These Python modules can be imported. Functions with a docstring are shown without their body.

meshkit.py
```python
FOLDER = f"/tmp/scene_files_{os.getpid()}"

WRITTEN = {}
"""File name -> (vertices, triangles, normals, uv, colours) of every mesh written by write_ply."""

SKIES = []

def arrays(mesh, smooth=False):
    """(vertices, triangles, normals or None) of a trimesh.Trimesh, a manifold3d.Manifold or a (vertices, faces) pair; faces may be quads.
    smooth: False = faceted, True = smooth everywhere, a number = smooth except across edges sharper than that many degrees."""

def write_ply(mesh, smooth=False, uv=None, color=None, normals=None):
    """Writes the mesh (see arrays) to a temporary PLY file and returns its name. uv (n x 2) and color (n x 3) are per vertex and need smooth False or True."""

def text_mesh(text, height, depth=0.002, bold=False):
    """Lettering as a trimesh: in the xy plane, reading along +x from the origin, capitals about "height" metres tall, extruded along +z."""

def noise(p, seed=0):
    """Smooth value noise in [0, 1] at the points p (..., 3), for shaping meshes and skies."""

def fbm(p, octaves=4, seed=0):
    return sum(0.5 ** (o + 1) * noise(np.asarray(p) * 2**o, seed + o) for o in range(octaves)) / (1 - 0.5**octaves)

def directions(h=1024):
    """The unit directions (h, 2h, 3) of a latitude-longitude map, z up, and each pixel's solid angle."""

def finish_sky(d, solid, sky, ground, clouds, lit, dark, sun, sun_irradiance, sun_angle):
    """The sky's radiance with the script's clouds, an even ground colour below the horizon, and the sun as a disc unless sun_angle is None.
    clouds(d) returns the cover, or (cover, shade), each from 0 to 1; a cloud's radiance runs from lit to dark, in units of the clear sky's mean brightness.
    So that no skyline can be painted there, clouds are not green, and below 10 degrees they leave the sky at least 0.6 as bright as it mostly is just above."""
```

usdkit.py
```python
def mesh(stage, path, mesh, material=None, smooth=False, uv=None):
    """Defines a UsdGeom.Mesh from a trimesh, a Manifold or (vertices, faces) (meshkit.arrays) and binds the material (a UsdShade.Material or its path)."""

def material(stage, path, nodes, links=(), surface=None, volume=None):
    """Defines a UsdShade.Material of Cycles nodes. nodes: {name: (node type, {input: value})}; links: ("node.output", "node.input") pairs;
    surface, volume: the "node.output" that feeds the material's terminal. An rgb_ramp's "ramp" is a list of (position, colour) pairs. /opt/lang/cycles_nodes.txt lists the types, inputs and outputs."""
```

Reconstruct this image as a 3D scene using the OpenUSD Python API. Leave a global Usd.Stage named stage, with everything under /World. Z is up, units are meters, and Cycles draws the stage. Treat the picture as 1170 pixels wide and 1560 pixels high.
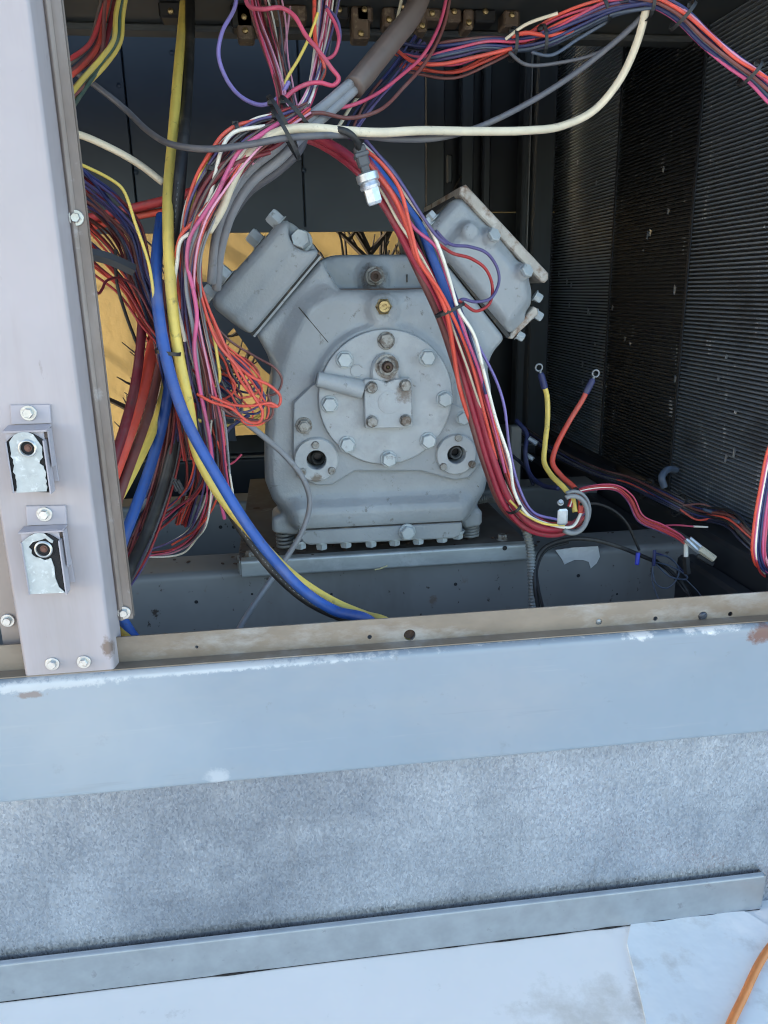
import math, random
import numpy as np, trimesh, usdkit, meshkit
import manifold3d as mf
from shapely.geometry import Polygon, LineString, Point, box as sbox
from pxr import Usd, UsdGeom, UsdLux, UsdShade, Gf, Sdf

stage = Usd.Stage.CreateInMemory()
UsdGeom.SetStageUpAxis(stage, UsdGeom.Tokens.z); UsdGeom.SetStageMetersPerUnit(stage, 1.0)
world = UsdGeom.Xform.Define(stage, '/World'); UsdGeom.Xform.Define(stage, '/World/Looks')
H = 0.89                                   # height of the eye above the roof; shapes are laid out from the eye, z = 0 at eye level

# ---------------------------------------------------------------- camera, sky, sun, exposure
YAW, PITCH, ROLL, F = math.radians(7.142), math.radians(16.048), math.radians(1.07), 1177.0
fw = np.array([math.cos(PITCH) * math.sin(YAW), math.cos(PITCH) * math.cos(YAW), -math.sin(PITCH)])
r0 = np.array([math.cos(YAW), -math.sin(YAW), 0]); u0 = np.cross(r0, fw)
rt = math.cos(ROLL) * r0 - math.sin(ROLL) * u0; up = math.sin(ROLL) * r0 + math.cos(ROLL) * u0
cam = UsdGeom.Camera.Define(stage, '/World/camera')
m = Gf.Matrix4d(*rt, 0, *up, 0, *(-fw), 0, 0, 0, H, 1)
cam.AddTransformOp().Set(m)
cam.CreateHorizontalApertureAttr(36.0); cam.CreateVerticalApertureAttr(48.0)
cam.CreateFocalLengthAttr(36.0 * F / 1170); cam.CreateClippingRangeAttr(Gf.Vec2f(0.02, 200))
cam.CreateFStopAttr(0.0)
EXPOSURE = 1.95
cam.CreateExposureAttr(EXPOSURE)

SUN_AZ, SUN_EL = math.atan2(-0.985, 0.17), math.radians(17)        # atan2(x, y) towards the sun
sun_dir = np.array([math.sin(SUN_AZ) * math.cos(SUN_EL), math.cos(SUN_AZ) * math.cos(SUN_EL), math.sin(SUN_EL)])
sky = UsdLux.DomeLight.Define(stage, '/World/sky'); sky.GetPrim().SetCustomDataByKey('kind', 'structure')
sm = usdkit.material(stage, '/World/Looks/sky', {
    's': ('sky_texture', {'sky_type': 'single_scattering', 'sun_disc': False, 'sun_elevation': SUN_EL, 'sun_rotation': SUN_AZ}),
    'b': ('background_shader', {'strength': 0.13})}, [('s.color', 'b.color')], surface='b.background')
UsdShade.MaterialBindingAPI.Apply(sky.GetPrim()).Bind(sm)
sun = UsdLux.DistantLight.Define(stage, '/World/sun')
sun.CreateAngleAttr(0.5); sun.CreateIntensityAttr(0.5); sun.CreateNormalizeAttr(True) if hasattr(sun, 'CreateNormalizeAttr') else None
sun.CreateColorAttr(Gf.Vec3f(1.0, 0.8, 0.55))
zax = sun_dir; xax = np.cross([0, 0, 1.0], zax); xax /= np.linalg.norm(xax); yax = np.cross(zax, xax)
sun.AddTransformOp().Set(Gf.Matrix4d(*xax, 0, *yax, 0, *zax, 0, 0, 0, 5, 1))

# ---------------------------------------------------------------- helpers: places
def ray(px, py): return fw + rt * ((px - 585) / F) - up * ((py - 780) / F)
def P(px, py, y): v = ray(px, py); return v * (y / v[1])
def PZ(px, py, z): v = ray(px, py); return v * (z / v[2])
def PX(px, py, x): v = ray(px, py); return v * (x / v[0])

# ---------------------------------------------------------------- helpers: prims
used = {}
def numbered(parent, name):
    k = used.get((parent, name), 0); used[(parent, name)] = k + 1
    return name if k == 0 else f'{name}_{k:03d}'
def thing(name, label, cat, loc=(0, 0, -H), group=None, kind=None):
    p = '/World/' + numbered('/World', name)
    x = UsdGeom.Xform.Define(stage, p); loc = np.asarray(loc, float)
    x.AddTranslateOp().Set(Gf.Vec3d(loc[0], loc[1], loc[2] + H))
    pr = x.GetPrim(); tag(pr, label, cat, group, kind)
    return dict(path=p, loc=loc)
def tag(pr, label=None, cat=None, group=None, kind=None):
    for k, v in (('label', label), ('category', cat), ('group', group), ('kind', kind)):
        if v: pr.SetCustomDataByKey(k, v)
def part(parent, name, mesh, mat, smooth=False, label=None, kind=None):
    p = parent['path'] + '/' + numbered(parent['path'], name)
    v, f, n = meshkit.arrays(mesh, smooth)
    v = v - parent['loc']
    g = UsdGeom.Mesh.Define(stage, p)
    from pxr import Vt
    g.CreatePointsAttr(Vt.Vec3fArray.FromNumpy(v.astype(np.float32)))
    g.CreateFaceVertexCountsAttr(Vt.IntArray.FromNumpy(np.full(len(f), 3, np.int32)))
    g.CreateFaceVertexIndicesAttr(Vt.IntArray.FromNumpy(np.asarray(f, np.int32).ravel()))
    g.CreateSubdivisionSchemeAttr('none')
    if n is not None:
        g.CreateNormalsAttr(Vt.Vec3fArray.FromNumpy(np.asarray(n, np.float32))); g.SetNormalsInterpolation('vertex')
    UsdShade.MaterialBindingAPI.Apply(g.GetPrim()).Bind(mat)
    tag(g.GetPrim(), label, None, None, kind)
    return dict(path=p, loc=parent['loc'])
def single(name, mesh, mat, label, cat, smooth=False, group=None, kind=None):
    par = dict(path='/World', loc=np.array([0, 0, -H]))
    r = part(par, name, mesh, mat, smooth)
    tag(stage.GetPrimAtPath(r['path']), label, cat, group, kind)
    return r
def struct(name, mesh, mat, smooth=False):
    par = dict(path='/World', loc=np.array([0, 0, -H]))
    r = part(par, name, mesh, mat, smooth); tag(stage.GetPrimAtPath(r['path']), kind='structure'); return r

# ---------------------------------------------------------------- helpers: materials
def S(r, g, b): return tuple(((c / 255) / 12.92 if c / 255 <= .04045 else ((c / 255 + .055) / 1.055) ** 2.4) for c in (r, g, b))
def mul(c, k): return tuple(min(1, x * k) for x in c)
nmat = [0]
def M(name, base, rough=.5, metal=0., var=.12, scale=6., bump=0., bscale=120., dirt=None, stains_and_sheen=(), coat=0., rvar=0., stretch=None, spec=.5, extra=None):
    """dirt: grime or painted reflections, list of (colour, noise scale, low, high, amount, stretch); stains: list of (centre, radius, colour, wobble, (sx,sy,sz))."""
    N = {'g': ('geometry', {}), 'p': ('principled_bsdf', {'roughness': rough, 'metallic': metal, 'coat_weight': coat, 'coat_roughness': .15, 'specular_ior_level': spec})}
    L = []
    src = 'g.position'
    if stretch:
        N['mp'] = ('mapping', {'scale': stretch}); L.append(('g.position', 'mp.vector')); src = 'mp.vector'
    N['n1'] = ('noise_texture', {'scale': scale, 'detail': 6., 'roughness': .6}); L.append((src, 'n1.vector'))
    N['r1'] = ('rgb_ramp', {'ramp': [(.25, mul(base, 1 - var)), (.5, base), (.75, mul(base, 1 + var))]}); L.append(('n1.fac', 'r1.fac'))
    col = 'r1.color'; k = 0
    for (c, sc, lo, hi, amt, st) in (dirt or []):
        k += 1; s2 = 'g.position'
        if st:
            N[f'dm{k}'] = ('mapping', {'scale': st, 'location': (k * 1.7, k * .9, k * .4)}); L.append(('g.position', f'dm{k}.vector')); s2 = f'dm{k}.vector'
        N[f'dn{k}'] = ('noise_texture', {'scale': sc, 'detail': 8., 'roughness': .65}); L.append((s2, f'dn{k}.vector'))
        N[f'dr{k}'] = ('map_range', {'from_min': lo, 'from_max': hi, 'to_min': 0., 'to_max': amt, 'clamp': True}); L.append((f'dn{k}.fac', f'dr{k}.value'))
        N[f'dx{k}'] = ('mix_color', {'b': c}); L += [(col, f'dx{k}.a'), (f'dr{k}.result', f'dx{k}.fac')]; col = f'dx{k}.result'
    for st_ in stains_and_sheen:
        (cen, rad, c, wob, st), amt_ = st_[:5], (st_[5] if len(st_) > 5 else .9)
        k += 1; cen = np.asarray(cen) + [0, 0, H]; st = st or (1, 1, 1)
        N[f'sn{k}'] = ('noise_texture', {'scale': 1.3 / rad, 'detail': 6., 'roughness': .7}); L.append(('g.position', f'sn{k}.vector'))
        N[f'ss{k}'] = ('vector_math', {'math_type': 'subtract', 'vector2': tuple(cen)}); L.append(('g.position', f'ss{k}.vector1'))
        N[f'sm{k}'] = ('vector_math', {'math_type': 'multiply', 'vector2': tuple(1 / (rad * x) for x in st)}); L.append((f'ss{k}.vector', f'sm{k}.vector1'))
        N[f'sl{k}'] = ('vector_math', {'math_type': 'length'}); L.append((f'sm{k}.vector', f'sl{k}.vector1'))
        N[f'sa{k}'] = ('math', {'math_type': 'multiply_add', 'value2': wob * 2, 'value3': -wob}); L.append((f'sn{k}.fac', f'sa{k}.value1'))
        N[f'sb{k}'] = ('math', {'math_type': 'add'}); L += [(f'sl{k}.value', f'sb{k}.value1'), (f'sa{k}.value', f'sb{k}.value2')]
        N[f'sr{k}'] = ('map_range', {'from_min': 1.0, 'from_max': (.55 if amt_ > .6 else .1), 'to_min': 0., 'to_max': amt_, 'clamp': True}); L.append((f'sb{k}.value', f'sr{k}.value'))
        N[f'sx{k}'] = ('mix_color', {'b': c}); L += [(col, f'sx{k}.a'), (f'sr{k}.result', f'sx{k}.fac')]; col = f'sx{k}.result'
    if extra: col = extra(N, L, col)
    L.append((col, 'p.base_color'))
    if rvar:
        N['rr'] = ('map_range', {'from_min': .3, 'from_max': .7, 'to_min': rough - rvar, 'to_max': rough + rvar, 'clamp': True}); L += [('n1.fac', 'rr.value'), ('rr.result', 'p.roughness')]
    if bump:
        N['nb'] = ('noise_texture', {'scale': bscale, 'detail': 4.}); N['bm'] = ('bump', {'distance': bump, 'strength': .6})
        L += [('g.position', 'nb.vector'), ('nb.fac', 'bm.height'), ('bm.normal', 'p.normal')]
    return usdkit.material(stage, '/World/Looks/' + name, N, L, surface='p.BSDF')

# ---------------------------------------------------------------- helpers: meshes
def box(x0, x1, y0, y1, z0, z1):
    b = trimesh.creation.box((x1 - x0, y1 - y0, z1 - z0)); b.apply_translation(((x0 + x1) / 2, (y0 + y1) / 2, (z0 + z1) / 2)); return b
def cat(*ms): return trimesh.util.concatenate([x if isinstance(x, trimesh.Trimesh) else tm(x) for x in ms])
def tm(x):
    v, f, _ = meshkit.arrays(x); return trimesh.Trimesh(v, f, process=False)
def bbox(x0, x1, y0, y1, z0, z1, b=.0015):
    """box with chamfered edges"""
    pts = []
    for sx in (0, 1):
        for sy in (0, 1):
            for sz in (0, 1):
                c = [(x0, x1)[sx], (y0, y1)[sy], (z0, z1)[sz]]; s = [1 - 2 * sx, 1 - 2 * sy, 1 - 2 * sz]
                for k in range(3):
                    q = [c[i] + s[i] * b * (i != k) for i in range(3)]; pts.append(q)
    return tm(mf.Manifold.hull_points(np.array(pts, float)))
def frame_to(axis, spin=0.):
    a = np.asarray(axis, float); a /= np.linalg.norm(a)
    t = np.array([0, 0, 1.0]) if abs(a[2]) < .9 else np.array([1.0, 0, 0])
    x = np.cross(t, a); x /= np.linalg.norm(x); y = np.cross(a, x)
    c, s = math.cos(spin), math.sin(spin)
    return np.stack([c * x + s * y, -s * x + c * y, a], 1)
def place(mesh, c, axis=(0, -1, 0), spin=0.):
    m2 = mesh.copy(); m2.vertices = m2.vertices @ frame_to(axis, spin).T + np.asarray(c); return m2
def lathe(prof, c=(0, 0, 0), axis=(0, -1, 0), n=32, spin=0.):
    """prof: (radius, height) pairs; height along axis"""
    prof = np.array(prof, float); a = np.linspace(0, 2 * math.pi, n, endpoint=False)
    V = np.stack([np.outer(prof[:, 0], np.cos(a)), np.outer(prof[:, 0], np.sin(a)), np.repeat(prof[:, 1:2], n, 1)], -1).reshape(-1, 3)
    Fc = []
    for i in range(len(prof) - 1):
        for j in range(n):
            p, q = i * n + j, i * n + (j + 1) % n
            Fc += [(p, q, q + n), (p, q + n, p + n)]
    return place(trimesh.Trimesh(V, Fc, process=False), c, axis, spin)
def hexbolt(c, r, h, axis=(0, -1, 0), spin=0., washer=1.22, wh=.0016):
    """r: half width across corners"""
    out = []
    if washer: out.append(lathe([(0, 0), (r * washer, 0), (r * washer, wh * .7), (r * washer * .95, wh), (0, wh)], (0, 0, 0), (0, 0, 1), 24))
    pr = [(r, wh), (r, h * .82), (r * .86, h), (r * .6, h * .985), (0, h * .985)]
    out.append(lathe(pr, (0, 0, 0), (0, 0, 1), 6))
    return place(cat(*out), c, axis, spin)
def fprism(poly, y0, y1, b=.0):
    """polygon in x,z extruded in depth from y0 (front) to y1, front edge chamfered by b"""
    pg = Polygon(poly) if not isinstance(poly, Polygon) else poly
    def ext(g, d): return trimesh.creation.extrude_polygon(g, d, engine='earcut')
    ms = []
    for g in (getattr(pg, 'geoms', None) or [pg]):
        e = ext(g, y1 - y0 - b); e.vertices = np.stack([e.vertices[:, 0], y1 - e.vertices[:, 2], e.vertices[:, 1]], 1); ms.append(e)
        if b:
            gi = g.buffer(-b)
            if not gi.is_empty:
                n = len(g.exterior.coords) - 1
                # chamfer ring by sampling both outlines at equal shares
                k = max(48, 2 * n)
                A = np.array([g.exterior.interpolate(t, True).coords[0] for t in np.linspace(0, 1, k, endpoint=False)])
                gg = gi if gi.geom_type == 'Polygon' else max(gi.geoms, key=lambda q: q.area)
                B = np.array([gg.exterior.interpolate(gg.exterior.project(Point(p))).coords[0] for p in A])
                V = np.vstack([np.c_[A[:, 0], np.full(k, y0 + b), A[:, 1]], np.c_[B[:, 0], np.full(k, y0), B[:, 1]]])
                Fc = [(i, (i + 1) % k, k + (i + 1) % k) for i in range(k)] + [(i, k + (i + 1) % k, k + i) for i in range(k)]
                ms.append(trimesh.Trimesh(V, Fc, process=False))
                cp = Polygon(B)
                for hole in g.interiors: cp = cp.difference(Polygon(hole))
                if not cp.is_valid: cp = cp.buffer(0)
                e2 = ext(cp if cp.geom_type == 'Polygon' else max(cp.geoms, key=lambda q: q.area), 1e-4)
                e2.vertices = np.stack([e2.vertices[:, 0], y0 + e2.vertices[:, 2], e2.vertices[:, 1]], 1); ms.append(e2)
    return cat(*ms)
def pxpoly(pts, y): return [(P(a, b, y)[0], P(a, b, y)[2]) for a, b in pts]
def arcs(pts, r, n=5):
    """rounds the inner corners of a polyline"""
    pts = [np.array(p, float) for p in pts]; out = [pts[0]]
    for a, b, c in zip(pts, pts[1:], pts[2:]):
        d1, d2 = (a - b), (c - b); l1, l2 = np.linalg.norm(d1), np.linalg.norm(d2); q = min(r, l1 * .45, l2 * .45)
        s, e = b + d1 / l1 * q, b + d2 / l2 * q
        for t in np.linspace(0, 1, n): out.append((1 - t) ** 2 * s + 2 * t * (1 - t) * b + t * t * e)
    out.append(pts[-1]); return out
def xsheet(pts, t, x0, x1, r=.004):
    """sheet metal: polyline in (y,z), thickness t, along x"""
    g = LineString(arcs(pts, r)).buffer(t / 2, cap_style=2, join_style=2)
    e = trimesh.creation.extrude_polygon(g, x1 - x0, engine='earcut')
    e.vertices = np.stack([x0 + e.vertices[:, 2], e.vertices[:, 0], e.vertices[:, 1]], 1); e.invert() if e.volume < 0 else None
    return e
def zsheet(pts, t, z0, z1, r=.003):
    g = LineString(arcs(pts, r)).buffer(t / 2, cap_style=2, join_style=2)
    e = trimesh.creation.extrude_polygon(g, z1 - z0, engine='earcut')
    e.vertices = np.stack([e.vertices[:, 0], e.vertices[:, 1], z0 + e.vertices[:, 2]], 1)
    return e
def spline(pts, n=7):
    p = np.array(pts, float); q = np.vstack([2 * p[0] - p[1], p, 2 * p[-1] - p[-2]]); out = []
    for i in range(1, len(q) - 2):
        p0, p1, p2, p3 = q[i - 1], q[i], q[i + 1], q[i + 2]
        # centripetal
        d1, d2, d3 = (max(np.linalg.norm(b - a), 1e-6) ** .5 for a, b in ((p0, p1), (p1, p2), (p2, p3)))
        m1 = (p1 - p0) / d1 - (p2 - p0) / (d1 + d2) + (p2 - p1) / d2; m2 = (p2 - p1) / d2 - (p3 - p1) / (d2 + d3) + (p3 - p2) / d3
        m1, m2 = m1 * d2, m2 * d2
        for t in np.linspace(0, 1, n, endpoint=False):
            out.append((2 * t**3 - 3 * t * t + 1) * p1 + (t**3 - 2 * t * t + t) * m1 + (-2 * t**3 + 3 * t * t) * p2 + (t**3 - t * t) * m2)
    out.append(p[-1]); return np.array(out)
def tube(path, r, n=10, cap=True):
    p = np.asarray(path, float); t = np.gradient(p, axis=0); t /= np.maximum(np.linalg.norm(t, axis=1), 1e-9)[:, None]
    a = np.array([0, 1.0, 0]) if abs(t[0][1]) < .9 else np.array([1.0, 0, 0]); x = np.cross(t[0], a); x /= np.linalg.norm(x); X = [x]
    for i in range(1, len(p)):
        x = X[-1] - t[i] * (X[-1] @ t[i]); X.append(x / max(np.linalg.norm(x), 1e-9))
    X = np.array(X); Yv = np.cross(t, X); an = np.linspace(0, 2 * math.pi, n, endpoint=False)
    r = np.broadcast_to(r, len(p))
    V = (p[:, None] + r[:, None, None] * (np.cos(an)[None, :, None] * X[:, None] + np.sin(an)[None, :, None] * Yv[:, None])).reshape(-1, 3)
    i, j = np.meshgrid(np.arange(len(p) - 1), np.arange(n), indexing='ij'); A = i * n + j; B = i * n + (j + 1) % n
    Fc = np.concatenate([np.stack([A, B, B + n], -1).reshape(-1, 3), np.stack([A, B + n, A + n], -1).reshape(-1, 3)])
    if cap:
        V = np.vstack([V, p[0], p[-1]]); k = len(p) * n; L = (len(p) - 1) * n
        c1 = [(k, (q + 1) % n, q) for q in range(n)]; c2 = [(k + 1, L + q, L + (q + 1) % n) for q in range(n)]
        Fc = np.vstack([Fc, c1, c2])
    return trimesh.Trimesh(V, Fc, process=False)

# signed-distance casting: smooth unions give the fillets of cast iron
class Grid:
    def __init__(s, lo, hi, h):
        s.lo, s.h = np.array(lo, float), h; s.n = np.ceil((np.array(hi) - lo) / h).astype(int) + 1
        s.x, s.y, s.z = (s.lo[k] + h * np.arange(s.n[k]) for k in range(3))
    def poly(s, pts, y0, y1, r):
        """x,z polygon from y0 to y1, all edges rounded by r"""
        g = Polygon(pts).buffer(-r); c = np.array(g.exterior.coords); X, Z = np.meshgrid(s.x, s.z, indexing='ij')
        d = np.full(X.shape, 1e9); ins = np.zeros(X.shape, bool)
        for (ax, az), (bx, bz) in zip(c[:-1], c[1:]):
            ex, ez = bx - ax, bz - az; wx, wz = X - ax, Z - az
            t = np.clip((wx * ex + wz * ez) / max(ex * ex + ez * ez, 1e-12), 0, 1); d = np.minimum(d, (wx - ex * t) ** 2 + (wz - ez * t) ** 2)
            cr = ((az > Z) != (bz > Z)) & (X < ex * (Z - az) / (ez if ez else 1e-12) + ax); ins ^= cr
        d2 = np.where(ins, -1, 1) * np.sqrt(d); dy = np.maximum(y0 + r - s.y, s.y - (y1 - r))
        a, b = np.broadcast_arrays(d2[:, None, :], dy[None, :, None])
        return np.minimum(np.maximum(a, b), 0) + np.hypot(np.maximum(a, 0), np.maximum(b, 0)) - r
    def cyl(s, c, rad, y0, y1, r):
        X, Z = np.meshgrid(s.x, s.z, indexing='ij'); d2 = np.hypot(X - c[0], Z - c[1]) - rad + r
        dy = np.maximum(y0 + r - s.y, s.y - (y1 - r)); a, b = np.broadcast_arrays(d2[:, None, :], dy[None, :, None])
        return np.minimum(np.maximum(a, b), 0) + np.hypot(np.maximum(a, 0), np.maximum(b, 0)) - r
    def sph(s, c, rad):
        return np.sqrt((s.x - c[0])[:, None, None] ** 2 + (s.y - c[1])[None, :, None] ** 2 + (s.z - c[2])[None, None, :] ** 2) - rad
    def mesh(s, D):
        I = D < 0; nx, ny, nz = D.shape
        cnt = np.zeros((nx - 1, ny - 1, nz - 1)); acc = np.zeros(cnt.shape + (3,))
        for ax in range(3):
            for o1 in (0, 1):
                for o2 in (0, 1):
                    st = [0, 0, 0]; oth = [k for k in range(3) if k != ax]; st[oth[0]], st[oth[1]] = o1, o2
                    sl = tuple(slice(st[k], st[k] + D.shape[k] - 1) for k in range(3)); st2 = list(st); st2[ax] = 1
                    sl2 = tuple(slice(st2[k], st2[k] + D.shape[k] - 1) for k in range(3))
                    a, b = D[sl], D[sl2]; cr = (a < 0) != (b < 0); t = np.where(cr, a / np.where(cr, a - b, 1), 0)
                    cnt += cr; acc[..., ax] += cr * t; acc[..., oth[0]] += cr * o1; acc[..., oth[1]] += cr * o2
        act = cnt > 0; idx = np.full(cnt.shape, -1); idx[act] = np.arange(act.sum()); ijk = np.argwhere(act)
        V = s.lo + s.h * (ijk + acc[act] / cnt[act][:, None]); Fs = []
        for ax in range(3):
            o = [(1, 2), (2, 0), (0, 1)][ax]
            a = I; lo = [slice(1, -1)] * 3; lo[ax] = slice(0, -1); hi = [slice(1, -1)] * 3; hi[ax] = slice(1, None)
            A, B = I[tuple(lo)], I[tuple(hi)]; w = np.argwhere(A != B); off = np.ones(3, int); off[ax] = 0; w2 = w + off
            def at(d1, d2):
                q = w2.copy(); q[:, o[0]] -= d1; q[:, o[1]] -= d2; return idx[q[:, 0], q[:, 1], q[:, 2]]
            q = np.stack([at(1, 1), at(0, 1), at(0, 0), at(1, 0)], 1); ins = A[tuple(w.T)]
            q[~ins] = q[~ins][:, ::-1]; Fs += [q[:, [0, 1, 2]], q[:, [0, 2, 3]]]
        return trimesh.Trimesh(V, np.vstack(Fs), process=False)
def sun_(a, b, k):
    h = np.clip(.5 + .5 * (b - a) / k, 0, 1); return b * (1 - h) + a * h - k * h * (1 - h)
def ssub(a, b, k): return -sun_(-a, b, k)
rng = random.Random(7)
# ---------------------------------------------------------------- materials
RUST = (.11, .045, .018); DIRT = (.10, .085, .07)
WHITE = (.8, .8, .79)
m_roof = M('roof_white', (.77, .755, .735), .5, var=.05, scale=2.2, dirt=[((.45, .40, .35), 2.6, .56, .72, .30, None), ((.28, .24, .2), 14, .62, .72, .5, None)], bump=.002, bscale=9, stains_and_sheen=[(PZ(900, 1550, -.89), .06, (.42, .38, .32), 1.6, (1.6, 1, 1), .5), (PZ(975, 1440, -.89), .022, (.36, .33, .3), 1.6, (.5, 2.0, 1), .55), (PZ(985, 1535, -.89), .03, (.38, .35, .31), 1.6, (.6, 2, 1), .55)])
m_patch = M('roof_patch_film', (.66, .70, .72), .42, var=.07, scale=9, dirt=[((.38, .36, .33), 16, .55, .7, .5, None), ((.8, .8, .8), 5, .5, .6, .5, None)], bump=.004, bscale=14)
def spangle(N, L, col):
    N['vo'] = ('voronoi_texture', {'scale': 430., 'randomness': 1.}); N['mv'] = ('mapping', {'scale': (1.15, 1, .6)}); N['wn'] = ('noise_texture', {'scale': 60., 'detail': 3.})
    N['wa'] = ('vector_math', {'math_type': 'scale', 'scale': .012}); N['wb'] = ('vector_math', {'math_type': 'add'})
    L += [('g.position', 'wn.vector'), ('wn.color', 'wa.vector1'), ('g.position', 'wb.vector1'), ('wa.vector', 'wb.vector2'), ('wb.vector', 'mv.vector'), ('mv.vector', 'vo.vector')]
    N['hs'] = ('separate_color', {}); L.append(('vo.color', 'hs.color'))
    N['mr'] = ('map_range', {'from_min': 0., 'from_max': 1., 'to_min': .84, 'to_max': 1.12, 'clamp': True}); L.append(('hs.r', 'mr.value'))
    N['mm'] = ('vector_math', {'math_type': 'scale'}); L += [(col, 'mm.vector1'), ('mr.result', 'mm.scale')]
    N['rg'] = ('map_range', {'from_min': 0., 'from_max': 1., 'to_min': .24, 'to_max': .52, 'clamp': True}); L += [('hs.g', 'rg.value'), ('rg.result', 'p.roughness')]
    N['nv'] = ('vector_math', {'math_type': 'subtract', 'vector2': (.5, .5, .5)}); N['nw'] = ('vector_math', {'math_type': 'scale', 'scale': .14}); N['na'] = ('vector_math', {'math_type': 'add'}); N['nn'] = ('vector_math', {'math_type': 'normalize'})
    L += [('vo.color', 'nv.vector1'), ('nv.vector', 'nw.vector1'), ('g.normal', 'na.vector1'), ('nw.vector', 'na.vector2'), ('na.vector', 'nn.vector1'), ('nn.vector', 'p.normal')]
    return 'mm.vector'
m_galv = M('galvanised', (.39, .42, .455), .42, .85, var=.22, scale=3.4, extra=spangle, stretch=(1, 1, 1), dirt=[((.16, .18, .215), 2.0, .47, .66, .62, (1, 1, .7)), ((.50, .53, .56), 5, .52, .72, .6, (.5, 1, 1.2)), ((.22, .23, .25), 90, .58, .7, .5, (.12, 1, 1.6)), ((.26, .27, .29), 26, .60, .72, .6, (1.6, 1, .22)), ((.62, .65, .68), 12, .60, .72, .5, (1, 1, .5)), ((.12, .12, .13), 75, .70, .74, .8, (1, 1, .35))])  # broad dark blotches paint soft reflections into the zinc, besides real grime
m_galv2 = M('galvanised_plain', (.34, .365, .385), .42, .8, var=.14, scale=30, dirt=[((.2, .2, .2), 50, .62, .7, .5, None)])
m_rail = M('rail_paint', (.19, .235, .285), .33, .0, var=.16, scale=2.2, coat=.25, dirt=[((.25, .27, .29), 5, .5, .75, .45, (1, 1, 3)), ((.13, .14, .15), 40, .64, .74, .55, None), ((.36, .38, .40), 60, .62, .76, .28, (.06, 1, 1.4)), ((.13, .14, .16), 50, .63, .72, .5, (.05, 1, 1.2))],
           stains_and_sheen=[(P(300, 1019, .861), .012, (.40, .43, .46), 1.3, (22, 2, .55)), (P(800, 973, .861), .010, (.42, .45, .48), 1.3, (20, 2, .55)), (P(60, 1044, .861), .012, (.44, .47, .5), 1.2, (9, 2, .6)),
                   (P(45, 1058, .86), .014, RUST, 1.1, (1.5, 2, .35)), (P(332, 1183, .86), .016, (.36, .39, .43), .9, (1., 2, .9)), (P(1085, 955, .86), .02, (.55, .56, .57), 1.3, (2.6, 2, .5)), (P(975, 968, .86), .012, (.5, .52, .54), 1.3, (1.8, 2, .6)),
                   (P(1163, 964, .86), .024, (.12, .052, .034), 1.0, (1, 2, .62)), (P(110, 1120, .86), .17, (.30, .32, .34), .5, (1.05, 2, 1.2), .5), (P(760, 1080, .86), .10, (.25, .265, .295), .8, (1.2, 2, 1.0), .45)], bump=.006, bscale=7)  # the broad soft patches paint a reflection into the rail colour
m_lip = M('lip_worn_metal', (.20, .17, .138), .5, .35, var=.22, scale=9, stretch=(1, 1, 2), dirt=[((.33, .34, .34), 9, .5, .68, .75, (1, 1, 2.5)), ((.105, .07, .045), 7, .50, .70, .75, (.6, 1, 1))], bump=.0004, bscale=150)
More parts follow.
